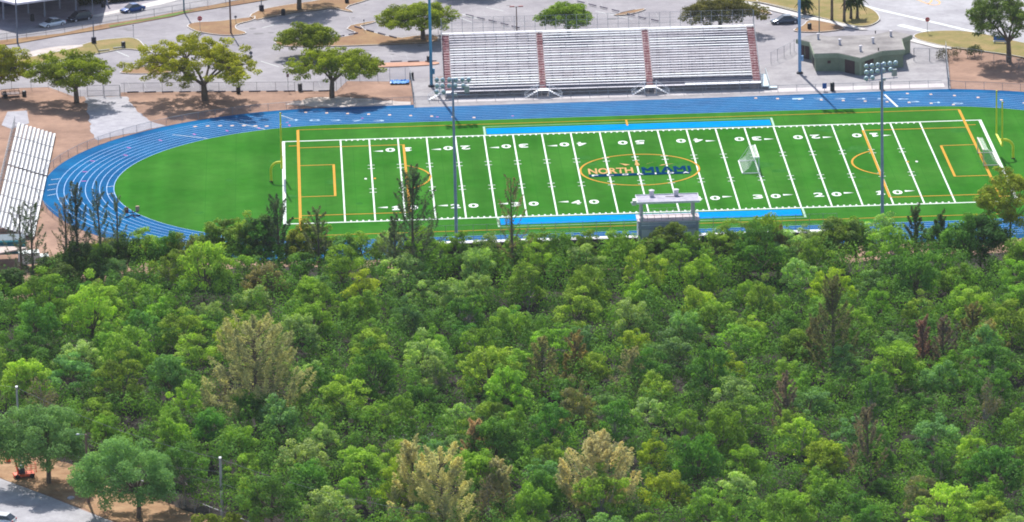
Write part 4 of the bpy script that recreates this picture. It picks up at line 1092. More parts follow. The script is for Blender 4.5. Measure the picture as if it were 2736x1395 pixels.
# ------------------------------------------------------------------ street furniture
def bin_(px, py, label, h=1.1, r=.36, col=BLACKP):
    x, y = P(px, py); t = thing('trash_bin', label, 'trash bin', (x, y, 0), 0, 'black trash bins')
    obj('barrel', MB().lathe((0, 0, 0), [(r*.85, 0), (r, .15), (r, h*.92), (r*1.05, h*.95)], 12), col(), t)
    obj('lid', MB().lathe((0, 0, h*.95), [(r*1.06, 0), (r*.9, .12), (r*.3, .2)], 12), mat('bin_lid', (.035, .035, .045), .5), t)
for a in ((330, 128, 'black trash bin on the olive grass island by the bay stops', 1.0), (637, 249, 'black trash bin at the fence right of the large spreading tree', 1.1), (802, 243, 'black trash bin at the fence beside the brown sign', 1.2), (1146, 166, 'black trash bin on the mulch strip beside the teal pole', 1.0),
          (757, 41, 'black trash bin on the far island near the tree trunk', 1.0), (927, 9, 'black trash bin at the top edge of the lot', 1.0), (2163, 79, 'black trash bin on the small island beside the grey sedan', 1.0), (2224, 243, 'black trash bin by the track below the olive green building', 1.35), (2355, 239, 'black trash bin by the track beside the right floodlight pole', 1.35),
          (1100, 212, 'dark bin at the fence corner by the blue tarp', 1.1), (87, 57, 'black trash bin in the canopy shade', 1.1), (276, 20, 'black bin beside the dark hedge', 1.0), (65, 257, 'small dark drum beside the black trailer', .8), (699, 30, 'dark bin on the strip left of the far tree trunk', .8)):
    bin_(a[0], a[1], a[2], a[3])
def pole_sign(px, py, h, label, face, shape='oct', w=.75, cat='sign', name='street_sign', word=None, grp=None, back=False):
    x, y = P(px, py); t = thing(name, label, cat, (x, y, 0), 0, grp)
    obj('post', MB().tube((0, 0, 0), (0, 0, h), .04, n=6), STEEL(), t)
    if shape == 'oct': pts = [(w/2*math.cos(R(22.5+45*k))/math.cos(R(22.5)), w/2*math.sin(R(22.5+45*k))/math.cos(R(22.5))) for k in range(8)]
    elif shape == 'round': pts = [(w/2*math.cos(R(20*k)), w/2*math.sin(R(20*k))) for k in range(18)]
    else: pts = [(-w/2, -w*.65), (w/2, -w*.65), (w/2, w*.65), (-w/2, w*.65)]
    b = MB(); zc = h+.02; n = len(pts)
    b.v += [(u, -.05, zc+v) for u, v in pts]+[(u, -.09, zc+v) for u, v in pts]
    b.f.append(tuple(range(n))[::-1]); b.f.append(tuple(range(n, 2*n)))
    for k in range(n): b.f.append((k, (k+1) % n, n+(k+1) % n, n+k))
    o = obj('sign_plate', b, face, t)
    if word:
        me, (a, c, d, e) = text_mesh(word, 1, 0, .02)
        for v in me.vertices:
            u = (v.co.x-a)/(c-a)-.5; q = (v.co.y-d)/(e-d)-.5; v.co = (u*w*.78, -.1, zc+q*w*.3)
        me.materials.clear(); me.materials.append(WHITEP()); wo = bpy.data.objects.new('lettering', me); COL.objects.link(wo); wo.parent = o
    return t
redp = mat('sign_red', (.50, .03, .04), .5, scale=2, var=.05); gry = mat('sign_back', (.10, .11, .14), .6, scale=2); brn = mat('sign_brown', (.17, .09, .10), .6, scale=2)
pole_sign(535, 84, 2.25, 'red stop sign on the island at the drive bend', redp, 'oct', .8, name='stop_sign', word='STOP')
pole_sign(2478, 91, 2.5, 'red stop sign on the grass by the avenue', redp, 'oct', .75, name='stop_sign', word='STOP')
t = pole_sign(671, 165, 1.5, 'pair of grey round signs on one post right of the large tree', gry, 'round', .6)
pole_sign(671.5, 166, .95, 'lower grey round sign right of the large tree', gry, 'round', .5)
pole_sign(630, 62, 1.1, 'small grey round sign on the stop sign island', gry, 'round', .45)
pole_sign(770, 243, 2.6, 'small brown sign at the fence beside a trash bin', brn, 'rect', .42)
pole_sign(973, 85, 2.0, 'thin sign post in the boomerang island', gry, 'rect', .22)
pole_sign(357, 100, 2.1, 'plain thin post at the lower edge of the drive', gry, 'rect', .16)
pole_sign(1171, 90, 1.5, 'brown sign behind the top-left corner of the bleachers', brn, 'rect', .5)
pole_sign(2203, 244, .9, 'low blue sign on the track fence', mat('sign_blue', (.03, .12, .35), .6), 'rect', .7)
def lamp_post(px, py, h, label, col, r=.11, top=None, base=False, name='lamp_post', cat='lamp post'):
    x, y = P(px, py); t = thing(name, label, cat, (x, y, 0), 0)
    obj('pole', MB().path([(0, 0, 0), (0, 0, h/2), (0, 0, h)], [r*1.15, r, r*.8], 8), col, t)
    if base: obj('base', MB().lathe((0, 0, 0), [(.42, 0), (.42, 1.05), (.36, 1.1)], 12), mat('base_navy', (.02, .02, .05), .7), t)
    if top == 'T':
        for s in (-1, 1):
            obj('lamp_head', MB().box((s*.75, 0, h+.05), (.8, .4, .16)), mat('lamp_maroon', (.25, .07, .07), .6), t)
        obj('arm', MB().tube((-.9, 0, h-.03), (.9, 0, h-.03), .05, n=6), col, t)
    elif top == 'arm':
        obj('arm', MB().tube((0, 0, h-.05), (-.75, 0, h+.03), .04, n=6), STEEL(), t)
        obj('lamp_head', MB().lathe((-1.0, 0, h-.08), [(.12, 0), (.27, .05), (.2, .16), (.06, .2)], 10), mat('lamp_grey', (.25, .28, .34), .5), t)
    else: obj('lamp_head', MB().box((0, -.3, h), (.3, .7, .14)), STEEL(), t)
    return t
cg = mat('concrete_pole', (.33, .33, .36), .85, scale=.8, col2=(.46, .46, .48)); wd = mat('wood_pole', (.15, .09, .075), .9, scale=1.2, col2=(.24, .16, .13)); sg_ = mat('lamp_steel', (.13, .16, .22), .6, scale=1)
lamp_post(47, 116, 9.5, 'grey lamp post in front of the white canopy corner', sg_, .14)
lamp_post(251, 116, 8.5, 'thin lamp post with dark barrel base on the olive island', sg_, .08, base=True)
lamp_post(492, 33, 8.5, 'teal lamp post at the end of the green strip', mat('teal_lamp', (.06, .16, .22), .6), .12)
lamp_post(617, 90, 10, 'brown wooden pole on the stop sign island', wd, .14)
lamp_post(699, 30, 8.5, 'slim lamp post with dark base on the far strip', sg_, .07, base=True)
lamp_post(1381, 84, 4.3, 'short double-headed lamp post with maroon heads behind the bleachers', wd, .10, top='T')
lamp_post(2189, 96, 9.5, 'grey green lamp post rising behind the olive green building', mat('green_lamp', (.13, .18, .16), .6), .08)
lamp_post(237, 1344, 9.2, 'brown wooden utility pole with a cobra lamp on the near verge', wd, .17, top='arm', name='utility_pole', cat='utility pole')
lamp_post(54, 1240, 10.6, 'pale concrete utility pole rising behind the left oak', cg, .15, name='utility_pole', cat='utility pole')
lamp_post(594, 1385, 8.1, 'pale concrete utility pole at the woodland edge', cg, .19, name='utility_pole', cat='utility pole')
x, y = P(450, 1345); t = thing('fence_post_light', 'short brown post with small grey head at the woodland fence', 'post', (x, y, 0)); obj('pole', MB().tube((0, 0, 0), (0, 0, 3.6), .07, n=6), wd, t); obj('cap', MB().lathe((0, 0, 3.6), [(.18, 0), (.18, .2), (.05, .3)], 8), sg_, t)

def wire(pts, label, r=.022):
    a = Vector(pts[0]); b = MB(); out = []
    for p, q in zip(pts, pts[1:]):
        p, q = Vector(p), Vector(q)
        for k in range(13):
            t_ = k/12
            if k == 0 and out: continue
            v = p.lerp(q, t_); v.z -= 4*0.9*t_*(1-t_); out.append(v-a)
    o = obj('power_line', b.path(out, r, 5), mat('wire_grey', (.22, .22, .24), .5), None, loc=a); tag(o, label, 'power line'); return o
def top(px, py, z): g = G(px, py); return (g.x, g.y, z)
w0 = top(54, 1240, 10.4); w1 = top(594, 1385, 7.9); w2 = top(1180, 1545, 8.2)
wl0 = top(-420, 1110, 10.5)
wire([wl0, w0, w1, w2], 'upper power line strung over the verge between the pale poles')
wire([tuple(Vector(wl0)-Vector((0, 0, 3.6))), tuple(Vector(w0)-Vector((0, 0, 3.6))), tuple(Vector(w1)-Vector((0, 0, 3.2))), tuple(Vector(w2)-Vector((0, 0, 4)))], 'lower power line strung between the pale poles')
u0 = top(237, 1344, 8.6); wire([u0, top(594, 1385, 6.2)], 'power line from the brown wooden pole to the pale pole', .018)

# wheel stops
ws_m = mat('wheel_stop', (.40, .385, .37), .9, scale=1, col2=(.55, .54, .52)); wsd = mat('wheel_stop_shaded', (.16, .14, .18), .9, scale=1)  # the dark copy puts the stops' shadow into their colour
wsm = MB().prism([(-.95, -.09), (.95, -.09), (.95, .09), (-.95, .09)], 0, .16).mesh('wheel_stop')
wsm2 = wsm.copy(); wsm.materials.append(ws_m); wsm2.materials.append(wsd)
def stops(pts, rz, where, dark=True, grp='wheel stops in the parking lot'):
    for k, (px, py) in enumerate(pts):
        o = bpy.data.objects.new('wheel_stop', wsm2 if dark else wsm); COL.objects.link(o)
        x, y = P(px, py); o.location = (x, y, 0.03 if py > 170 else .2); o.rotation_euler = (0, 0, rz)
        tag(o, 'parking wheel stop %s' % where, 'wheel stop', grp+' '+where)
stops([(355+46.5*k, 247.2-.3*k) for k in range(12)], 0.0, 'along the fence behind the large tree')
stops([(1012+46.5*k, 168.5-.5*k) for k in range(4)], 0, 'on the brown mulch strip')
stops([(228, 152), (191, 158)], .05, 'left on the olive island', False)
stops([(70, 181), (200, 156), (278, 138), (317, 131)], R(18), 'on the edge of the olive island', False)
a = heading((955, 76), (1055, 103)); stops([(957, 77), (989, 86), (1020, 94), (1050, 102)], a, 'on the long edge of the boomerang island')
stops([(908, 101), (944, 94)], heading((908, 101), (944, 94)), 'on the short edge of the boomerang island')
a = heading((1250, 45), (1380, 75)); stops([(1255, 45), (1285, 53), (1316, 60), (1348, 68), (1378, 76)], a, 'in the row behind the left bleacher section')
a = heading((1552, 9), (1750, 58)); stops([(1552, 9), (1583, 17), (1613, 24), (1645, 32), (1686, 43), (1716, 51), (1750, 58)], a, 'in the row behind the middle bleacher section')

# blue tarp, black trailer, bench, boom lift
x, y = P(1068, 222)
t = thing('tarp', 'bright blue crumpled tarp lying on the dirt by the fence', 'tarp', (x, y, 0), R(-2))
rr = random.Random(2); b = MB(); nx, ny = 14, 8
for j in range(ny+1):
    for i in range(nx+1):
        ed = max(abs(i/nx-.5), abs(j/ny-.5)) > .38
        b.v.append(((i/nx-.5)*3.1+rr.uniform(-.05, .05), (j/ny-.5)*2.4+rr.uniform(-.05, .05), .08+(rr.uniform(.12, .3) if ed else rr.uniform(0, .06))))
for j in range(ny):
    for i in range(nx): q = j*(nx+1)+i; b.f.append((q, q+1, q+nx+2, q+nx+1))
obj('sheet', b, mat('tarp_blue', (.005, .17, .58), .4, scale=1.5, col2=(.04, .32, .75)), t)
x, y = P(28, 258)
t = thing('flat_trailer', 'low black flatbed trailer with side rails on the far-left dirt', 'trailer', (x, y, 0), R(8))
obj('bed', MB().box((0, 0, .5), (2.9, 1.5, .1)), mat('trailer_bed', (.20, .15, .15), .8, scale=2), t)
b = MB()
for s in (-.75, .75):
    for k in range(5): b.tube((-1.45+.72*k, s, .5), (-1.45+.72*k, s, 1.1), .03, n=5)
    b.tube((-1.45, s, 1.1), (1.45, s, 1.1), .035, n=5)
b.tube((1.4, 0, .45), (2.4, 0, .4), .05, n=5)
obj('side_rails', b, BLACKP(), t)
for s in (-1, 1): obj('wheel', MB().tube((-.9, s*.72, .35), (-.9, s*.95, .35), .36, n=12), RUBBER(), t)
x, y = P(2672, 118)
t = thing('bus_bench', 'blue bench with pale seat on the walk beside the large right tree', 'bench', (x, y, 0), R(-18))
obj('backrest', MB().box((0, .25, .95), (2.3, .08, .75)), mat('bench_blue', (.03, .14, .45), .5), t)
obj('seat', MB().box((0, -.1, .5), (2.3, .5, .08)), mat('bench_seat', (.45, .5, .55), .6), t)
for s in (-1, 1): obj('leg', MB().box((s*.9, 0, .25), (.12, .5, .5)), mat('bench_leg', (.4, .4, .42), .8), t)
orange = mat('safety_orange', (.80, .12, .04), .5, scale=2, var=.1)
x, y = P(64, 1275)
t = thing('boom_lift', 'orange boom lift with railed basket parked on the verge beside the left oak', 'boom lift', (x, y, 0), R(12))
obj('chassis', MB().box((0, 0, .42), (2.7, 1.35, .3)), orange, t, bevel=.04)
for sx in (-.95, .95):
    for sy in (-.7, .7): obj('wheel', MB().tube((sx, sy-.12, .3), (sx, sy+.12, .3), .3, n=12), RUBBER(), t)
obj('engine_cover', MB().box((-.25, -.05, .9), (.75, .8, .65)), mat('engine_dark', (.04, .045, .06), .6), t, bevel=.05)
obj('counterweight', MB().box((-.2, 0, 1.45), (.55, .6, .35)), mat('engine_grey', (.30, .33, .38), .5), t, bevel=.05)
obj('boom', MB().tube((-.7, .1, .6), (-1.15, .15, 3.0), .13, n=6).tube((-1.15, .15, 3.0), (-.4, .1, 2.2), .11, n=6), orange, t)
b = MB(); x0, x1, y0, y1 = .35, 1.6, -.5, .5
for (u, v) in ((x0, y0), (x1, y0), (x1, y1), (x0, y1), ((x0+x1)/2, y0), ((x0+x1)/2, y1)): b.tube((u, v, .65), (u, v, 1.75), .035, n=5)
for z in (.7, 1.2, 1.75):
    for p, q in (((x0, y0), (x1, y0)), ((x1, y0), (x1, y1)), ((x1, y1), (x0, y1)), ((x0, y1), (x0, y0))): b.tube((p[0], p[1], z), (q[0], q[1], z), .035, n=5)
obj('basket', b, orange, t)
x, y = P(22, 1234)
t = thing('traffic_drum', 'small orange barrier on the verge at the left edge', 'barrier', (x, y, 0)); obj('drum', MB().lathe((0, 0, 0), [(.38, 0), (.38, .12), (.3, .15), (.3, .6), (.24, 1.0), (.1, 1.05)], 10), orange, t); obj('arm', MB().box((-.15, 0, .95), (.8, .12, .2)), orange, t)
x, y = P(190, 1333); t = thing('pale_rock', 'pale flat rock on the verge left of the wooden pole', 'rock', (x, y, 0), .3); obj('rock', MB().lathe((0, 0, 0), [(.5, 0), (.48, .2), (.3, .32), (.05, .35)], 9), mat('rock', (.35, .33, .37), .9, scale=2, col2=(.5, .48, .5)), t)

# ------------------------------------------------------------------ vegetation
def limb(mb_, a, b, r0, r1, rr, sag=.12, n=5, sides=6):
    a, b = Vector(a), Vector(b); L = (b-a).length; pts = []
    off = Vector((rr.uniform(-1, 1), rr.uniform(-1, 1), rr.uniform(-.5, .8)))*L*sag
    for k in range(n+1):
        t = k/n; pts.append(a.lerp(b, t)+off*math.sin(math.pi*t)*(1-t*.3))
    mb_.path(pts, [r0+(r1-r0)*k/n for k in range(n+1)], sides); return pts

def card(b, c, nrm, s, rr, tone, asp=1.0):
    a = nrm.orthogonal().normalized(); q = nrm.cross(a); th = rr.uniform(0, math.pi)
    a, q = a*math.cos(th)+q*math.sin(th), q*math.cos(th)-a*math.sin(th)
    a *= s; q *= s*asp
    b.quad(c-a, c-q*.8, c+a, c+q*.8); b.tone.append(tone)

def clumpy_crown(seed, rx, ry, zlo, zhi, nclump, percl, size, crad, flat=.55, shell=.55, up=.7, holes=0.0, tonevar=.25, bottom=-.25, lob_=1.0):
    """a crown of many small leaf clumps spread through an uneven dome; returns mesh builder and clump centres"""
    rr = random.Random(seed); b = MB(); b.tone = []; cl = []
    h = zhi-zlo; lob = [(rr.uniform(0, 6.28), rr.uniform(.75, 1.15)) for _ in range(6)]
    tries = 0
    while len(cl) < nclump and tries < 6000:
        tries += 1
        th = rr.uniform(0, 2*math.pi); ph = math.asin(rr.uniform(bottom, 1)); rad = shell+(1-shell)*rr.random()**.6
        k = 1.0+lob_*(.12*math.sin(th*2+lob[0][0])+.10*math.sin(th*3+lob[1][0])+.09*math.sin(th*5+lob[2][0]))
        p = Vector((rx*k*rad*math.cos(ph)*math.cos(th), ry*k*rad*math.cos(ph)*math.sin(th), zlo+h*.32+h*.68*rad*math.sin(ph)*(1+.12*math.sin(th*3+lob[3][0]))))
        if any((p-q[0]).length < crad*.72 for q in cl): continue
        cl.append((p, crad*rr.uniform(.7, 1.25)))
    for p, cr in cl:
        ct = .5+rr.uniform(-tonevar, tonevar)+(rr.random() < .1)*.25
        n = int(percl*(cr/crad)**2)
        for _ in range(n):
            d = Vector((rr.gauss(0, 1), rr.gauss(0, 1), rr.gauss(.15, 1))).normalized()
            rad = cr*(.35+.65*rr.random()**.5)
            c = p+Vector((d.x*rad, d.y*rad, d.z*rad*flat))
            nn = (d*.7+Vector((0, 0, up))+Vector((rr.gauss(0, .45), rr.gauss(0, .45), rr.gauss(0, .45)))).normalized()
            card(b, c, nn, size*rr.uniform(.6, 1.35), rr, min(1, max(0, ct+rr.uniform(-.16, .16))), rr.uniform(.5, .9))
    return b, [c[0] for c in cl]

def set_col(o, c): o.color = (*c, 1); return o
LEAF = leaf_mat('leaf'); LEAFB = leaf_mat('leaf_soft', .40, (1.25, 1.15, .95), .55, (1.3, 1.3, .8))

# --- spreading umbrella trees by the lot
def umbrella_tree(base_px, cx_px, w_px, ytop, ybot, label, col, seed, world=None, lean=None, fork=.32):
    x, y = P(*base_px); Rr = w_px/2/16.2
    dxc = (cx_px-base_px[0])/16.2
    zt = max(5.0, (base_px[1]-4.3*Rr*.45-ytop)/16.3); zb = max(2.4, (base_px[1]+4.3*Rr*.7-ybot)/16.3)
    if zb > zt-2.2: zb = zt-2.2
    t = thing('spreading_tree', label, 'tree', (x, y, 0))
    rr = random.Random(seed)
    b, cl = clumpy_crown(seed, Rr*.95, Rr*.84, zb-.5, zt+.3, int(30+Rr*19), 125, .165, .92, flat=.55, shell=.35, up=.75, tonevar=.34, bottom=-.45, lob_=1.5)
    b.v = [(a+dxc, c, d) for a, c, d in b.v]; cl = [c+Vector((dxc, 0, 0)) for c in cl]
    set_col(obj('crown', b, LEAF, t), col)
    tr = MB(); zf = max(1.6, zb*.55+.4)
    r0 = .16+Rr*.03
    limb(tr, (0, 0, -.1), (dxc*.12, 0, zf), r0*1.25, r0*.95, rr, .03, 4, 9)
    mains = []
    for k in range(6):
        a = k*math.pi/3+rr.uniform(-.35, .35); rd = Rr*rr.uniform(.38, .55)
        e = Vector((dxc*.7+rd*math.cos(a), rd*.9*math.sin(a), zb+(zt-zb)*.35))
        limb(tr, (dxc*.12, 0, zf-.1), e, r0*.55, r0*.22, rr, .10, 5, 6); mains.append(e)
    for c in cl[::2]:
        m_ = min(mains, key=lambda q: (q-c).length); limb(tr, m_, c, r0*.2, .03, rr, .08, 3, 4)
    obj('trunk', tr, BARK(), t)
    return t
G1, G2, G3 = (0.34, 0.35, 0.02), (0.24, 0.30, 0.022), (0.11, 0.125, 0.012)
umbrella_tree((205, 274), 195, 228, 128, 236, 'spreading tree beside the gravel path with a single dark trunk', G2, 11)
umbrella_tree((548, 268), 527, 345, 80, 236, 'largest spreading tree with yellow-tipped crown and forked trunk', G1, 12)
umbrella_tree((887, 261), 903, 238, 120, 214, 'spreading tree on the dirt left of the blue tarp', G2, 13)
umbrella_tree((832, 148), 822, 150, 64, 128, 'smaller round-topped tree on the boomerang island', G2, 14)
umbrella_tree((1130, 106), 1123, 215, 2, 62, 'spreading tree on the island behind the teal floodlight pole', G2, 15)
umbrella_tree((-8, 262), 18, 120, 120, 214, 'spreading tree cut off by the left edge', G1, 16)
umbrella_tree((1520, 100), 1513, 146, 2, 66, 'bright green tree standing behind the middle bleacher section', (0.20, 0.31, 0.025), 17)
umbrella_tree((1925, 90), 1925, 205, -12, 58, 'olive crowned tree behind the right bleacher section', (0.16, 0.155, 0.05), 18)
umbrella_tree((2696, 166), 2680, 225, -40, 96, 'large green tree with leaning limb beside the right dirt lot', (0.15, 0.22, 0.055), 19)
umbrella_tree((799, 26), 799, 230, -130, -30, 'tree trunk at the top edge of the lot, its crown above the frame', G2, 20)
umbrella_tree((1260, -20), 1260, 200, -150, -70, 'tree behind the lot, mostly above the frame', G2, 21)

def palm(px, py, h, label, seed, skirt=False):
    x, y = P(px, py); rr = random.Random(seed)
    t = thing('palm_tree', label, 'palm tree', (x, y, 0), 0, 'palms on the grass by the avenue')
    obj('trunk', MB().path([(0, 0, -.1), (.05, 0, .5), (.08, .02, h*.5), (rr.uniform(-.2, .2), 0, h)], [.34, .26, .21, .2], 9), BARK(), t)
    b = MB(); b.tone = []
    for k in range(34):
        a = rr.uniform(0, 6.28); el = rr.uniform(-.7, 1.1); L = rr.uniform(1.4, 2.2)
        d = Vector((math.cos(a), math.sin(a), 0)); prev = Vector((0, 0, h))
        for j in range(1, 7):
            tt = j/6; p = Vector((0, 0, h))+d*L*tt*math.cos(el)+Vector((0, 0, L*(tt*math.sin(el)-.75*tt*tt)))
            side = d.cross(Vector((0, 0, 1)))*(.34*math.sin(math.pi*min(1, tt*1.05)))+Vector((0, 0, -.12))
            side2 = -d.cross(Vector((0, 0, 1)))*(.34*math.sin(math.pi*min(1, tt*1.05)))+Vector((0, 0, -.12))
            b.quad(prev, p, p+side, prev+side); b.tone.append(rr.random()); b.quad(prev, prev+side2, p+side2, p); b.tone.append(rr.random())
            prev = p
    set_col(obj('crown', b, LEAF, t), (.055, .09, .03))
palm(2222, 56, 7.5, 'tall palm trunk nearest the pale blue pole', 1)
palm(2255, 60, 6.5, 'second palm trunk from the pale blue pole', 2)
palm(2273, 52, 3.6, 'short dark palm with low fronds by the avenue corner', 3)
palm(2290, 50, 3.6, 'short dark palm nearest the avenue corner', 4)
palm(2149, 40, 2.6, 'small young palm beside the sidewalk', 5)
def sapling(px, py, h, w, label, col, seed, n=9):
    x, y = P(px, py); b, cl = clumpy_crown(seed, w/2, w/2, h*.35, h, n, 90, .13, w*.25, flat=.8)
    t = thing('shrub', label, 'shrub', (x, y, 0)); set_col(obj('foliage', b, LEAF, t), col)
    tr = MB(); rr = random.Random(seed); limb(tr, (0, 0, -.05), (0, 0, h*.6), .07, .03, rr, .05); obj('stem', tr, BARK(), t)
sapling(2605, 152, 1.6, 2.6, 'low ragged shrub beside the gate right of the green building', (.09, .11, .05), 31)
sapling(2530, 158, 1.5, 3.6, 'sprawling dry brush at the corner of the concrete apron', (.12, .11, .08), 32)
sapling(2148, 32, 2.2, 1.6, 'small leafy sapling on the strip above the small island', (.07, .1, .03), 33)

# --- woodland
def wood_variant(seed, rx, zlo, zhi, ncl, kind):
    rr = random.Random(seed)
    t = thing('woodland_tree', '', 'tree', (0, 0, -300))
    if kind == 'round': b, cl = clumpy_crown(seed, rx, rx*.95, zlo, zhi, int(ncl*1.5), 110, .15, .74, flat=.66, shell=.60, up=.42, tonevar=.36, bottom=-.3)
    elif kind == 'loose': b, cl = clumpy_crown(seed, rx, rx*.9, zlo, zhi, int(ncl*1.4), 84, .15, .70, flat=.5, shell=.45, up=.5, tonevar=.38, bottom=-.45)
    elif kind == 'tiered': b, cl = clumpy_crown(seed, rx*1.08, rx, zlo, zhi, int(ncl*1.5), 110, .15, .85, flat=.42, shell=.5, up=.6, tonevar=.36, bottom=-.4)
    else: b, cl = clumpy_crown(seed, rx*.85, rx*.85, zlo, zhi, ncl, 60, .13, .8, flat=.8, shell=.4, up=.3, tonevar=.35, bottom=-.4)
    o = obj('crown', b, LEAF, t)
    tr = MB(); zf = zlo+.3*(zhi-zlo)
    limb(tr, (0, 0, -.1), (rr.uniform(-.4, .4), rr.uniform(-.4, .4), zf), .16, .11, rr, .05, 4, 6)
    for c in cl[::2]: limb(tr, (0, 0, zf*rr.uniform(.6, 1)), c, .07, .025, rr, .08, 3, 4)
    obj('trunk', tr, PALEB() if kind in ('loose', 'bare') else BARK(), t)
    return t
VARS = []
for i, (k, rx, zl_, zh, n) in enumerate((('round', 3.2, 2.6, 7.6, 38), ('round', 2.7, 2.8, 7.4, 30), ('round', 3.7, 2.6, 8.2, 46), ('loose', 3.2, 2.4, 8.0, 38), ('loose', 2.7, 2.4, 8.4, 32), ('tiered', 3.6, 3.0, 7.8, 34),
                                       ('tiered', 3.0, 3.0, 8.2, 28), ('round', 2.3, 2.0, 7.0, 22), ('bare', 2.8, 2.4, 7.6, 26), ('loose', 3.6, 2.0, 7.4, 42), ('round', 3.0, 2.0, 8.6, 36), ('tiered', 2.5, 2.6, 7.0, 24))):
    VARS.append((k, wood_variant(100+i*7, rx, zl_, zh, n, k)))

TONES = [('lime green', (.31, .46, .07), 10), ('mid green', (.22, .38, .06), 24), ('deep green', (.12, .27, .055), 15), ('olive green', (.22, .35, .055), 14), ('blue-green', (.18, .34, .12), 12),
         ('pale green', (.32, .46, .16), 14), ('yellow-tinged', (.34, .43, .05), 3), ('brownish', (.28, .27, .14), 1)]
def inside(px, py, poly):
    c = False; n = len(poly)
    for i in range(n):
        (x1, y1), (x2, y2) = poly[i], poly[(i+1) % n]
        if (y1 > py) != (y2 > py) and px < (x2-x1)*(py-y1)/(y2-y1)+x1: c = not c
    return c
WOOD = [(-70, 815), (70, 800), (160, 790), (300, 736), (480, 730), (1000, 736), (1080, 752), (1700, 742), (1900, 732), (2400, 706), (2810, 688),
        (2840, 1565), (960, 1565), (700, 1452), (560, 1380), (440, 1325), (300, 1275), (171, 1222), (-80, 1140)]
SPECIAL = [(690, 1105, 5.0), (1160, 1400, 3.5), (1275, 1300, 2.5), (1602, 1420, 4.5), (2225, 1000, 3.0), (1105, 800, 2.5), (2460, 1000, 2.0)]
sp_w = [(P(x, y), r) for x, y, r in SPECIAL]
rr = random.Random(2024)
spots = []
def try_spots(md, want, tries, lst, others=()):
    for _ in range(tries):
        if len(lst) >= want: break
        x, y = rr.uniform(-140, 60), rr.uniform(-215, -50)
        px, py = PX((x, y, 0))
        if not inside(px, py, WOOD): continue
        if any((x-a)**2+(y-b)**2 < md*md for a, b in lst): continue
        if any((x-a)**2+(y-b)**2 < r*r for (a, b), r in sp_w): continue
        if any((x-a)**2+(y-b)**2 < 2.2**2 for a, b in others): continue
        lst.append((x, y))
edge = []
for k in range(31):
    ex = 385+k*66+rr.uniform(-16, 16); ey = (748 if ex < 1900 else 735 if ex < 2200 else 725)+rr.uniform(-8, 8)
    edge.append(P(ex, ey))
spots += edge
try_spots(7.0, 299, 60000, spots)
print('woodland spots', len(spots))
cnames = [(330, 'far left'), (760, 'left'), (1180, 'centre-left'), (1580, 'centre'), (1980, 'centre-right'), (2400, 'right'), (9e9, 'far right')]
rnames = [(805, 'field-edge row'), (930, 'upper woodland'), (1060, 'middle woodland'), (1200, 'lower woodland'), (1340, 'bottom woodland'), (9e9, 'bottom-edge row')]
usedlab = {}; placed = []
order = sorted(spots, key=lambda p: -p[1]); edge = set(edge)
for (x, y) in order:
    px, py = PX((x, y, 0))
    kind, src = VARS[rr.randrange(len(VARS))]
    if kind == 'bare' and rr.random() < .45: kind, src = VARS[0]
    wts = [w for _, _, w in TONES]
    if px < 700: wts = [16, 32, 24, 10, 6, 4, 3, .3]
    elif py < 900: wts = [16, 20, 8, 20, 10, 26, 4, 1.5]
    if px > 2300: wts = [9, 30, 30, 10, 14, 5, 1, .5]
    tn, tc, _ = rr.choices(TONES, wts)[0]
    if kind == 'bare': tn, tc = 'thin grey-brown', (.22, .19, .15)
    jit = rr.uniform(.88, 1.22); col = tuple(c*jit*rr.uniform(.93, 1.07) for c in tc)
    sc = rr.uniform(.74, 1.2)
    if py < 800: sc *= .92 if px < 2000 else 1.05
    if (x, y) in edge: sc = rr.uniform(.88, 1.08) if px < 1050 else rr.uniform(.76, .94) if px < 1950 else rr.uniform(.95, 1.15)
    if px < 260 and py < 900: sc *= .8
    sz = 'tall' if sc > 1.08 else 'small' if sc < .86 else 'broad' if kind in ('tiered',) else 'rounded' if kind == 'round' else 'loose'
    cn = next(n for l, n in cnames if px < l); rn = next(n for l, n in rnames if py < l)
    lab = '%s %s tree in the %s, %s' % (sz, tn, rn, cn)
    t = dup(src, (x, y, 0), rr.uniform(0, 6.28), 'x', 'trees of the near woodland', (sc*.9, sc*rr.uniform(.8, 1.0), sc*rr.uniform(.9, 1.2)), col)
    usedlab.setdefault(lab, []).append((px, t))
for lab, L in usedlab.items():
    L.sort(key=lambda q: q[0]); n = len(L)
    for k, (px, t) in enumerate(L):
        t['label'] = lab if n == 1 else lab+', '+(('left one of two', 'right one of two')[k] if n == 2 else ('leftmost of three', 'middle of three', 'rightmost of three')[k] if n == 3 else ('%s from the left' % ('first', 'second', 'third', 'fourth', 'fifth', 'sixth', 'seventh')[min(k, 6)]))
for k, src in VARS:                                            # the pattern trees themselves are not part of the place
    for c in list(src.children): bpy.data.objects.remove(c)
    bpy.data.objects.remove(src)

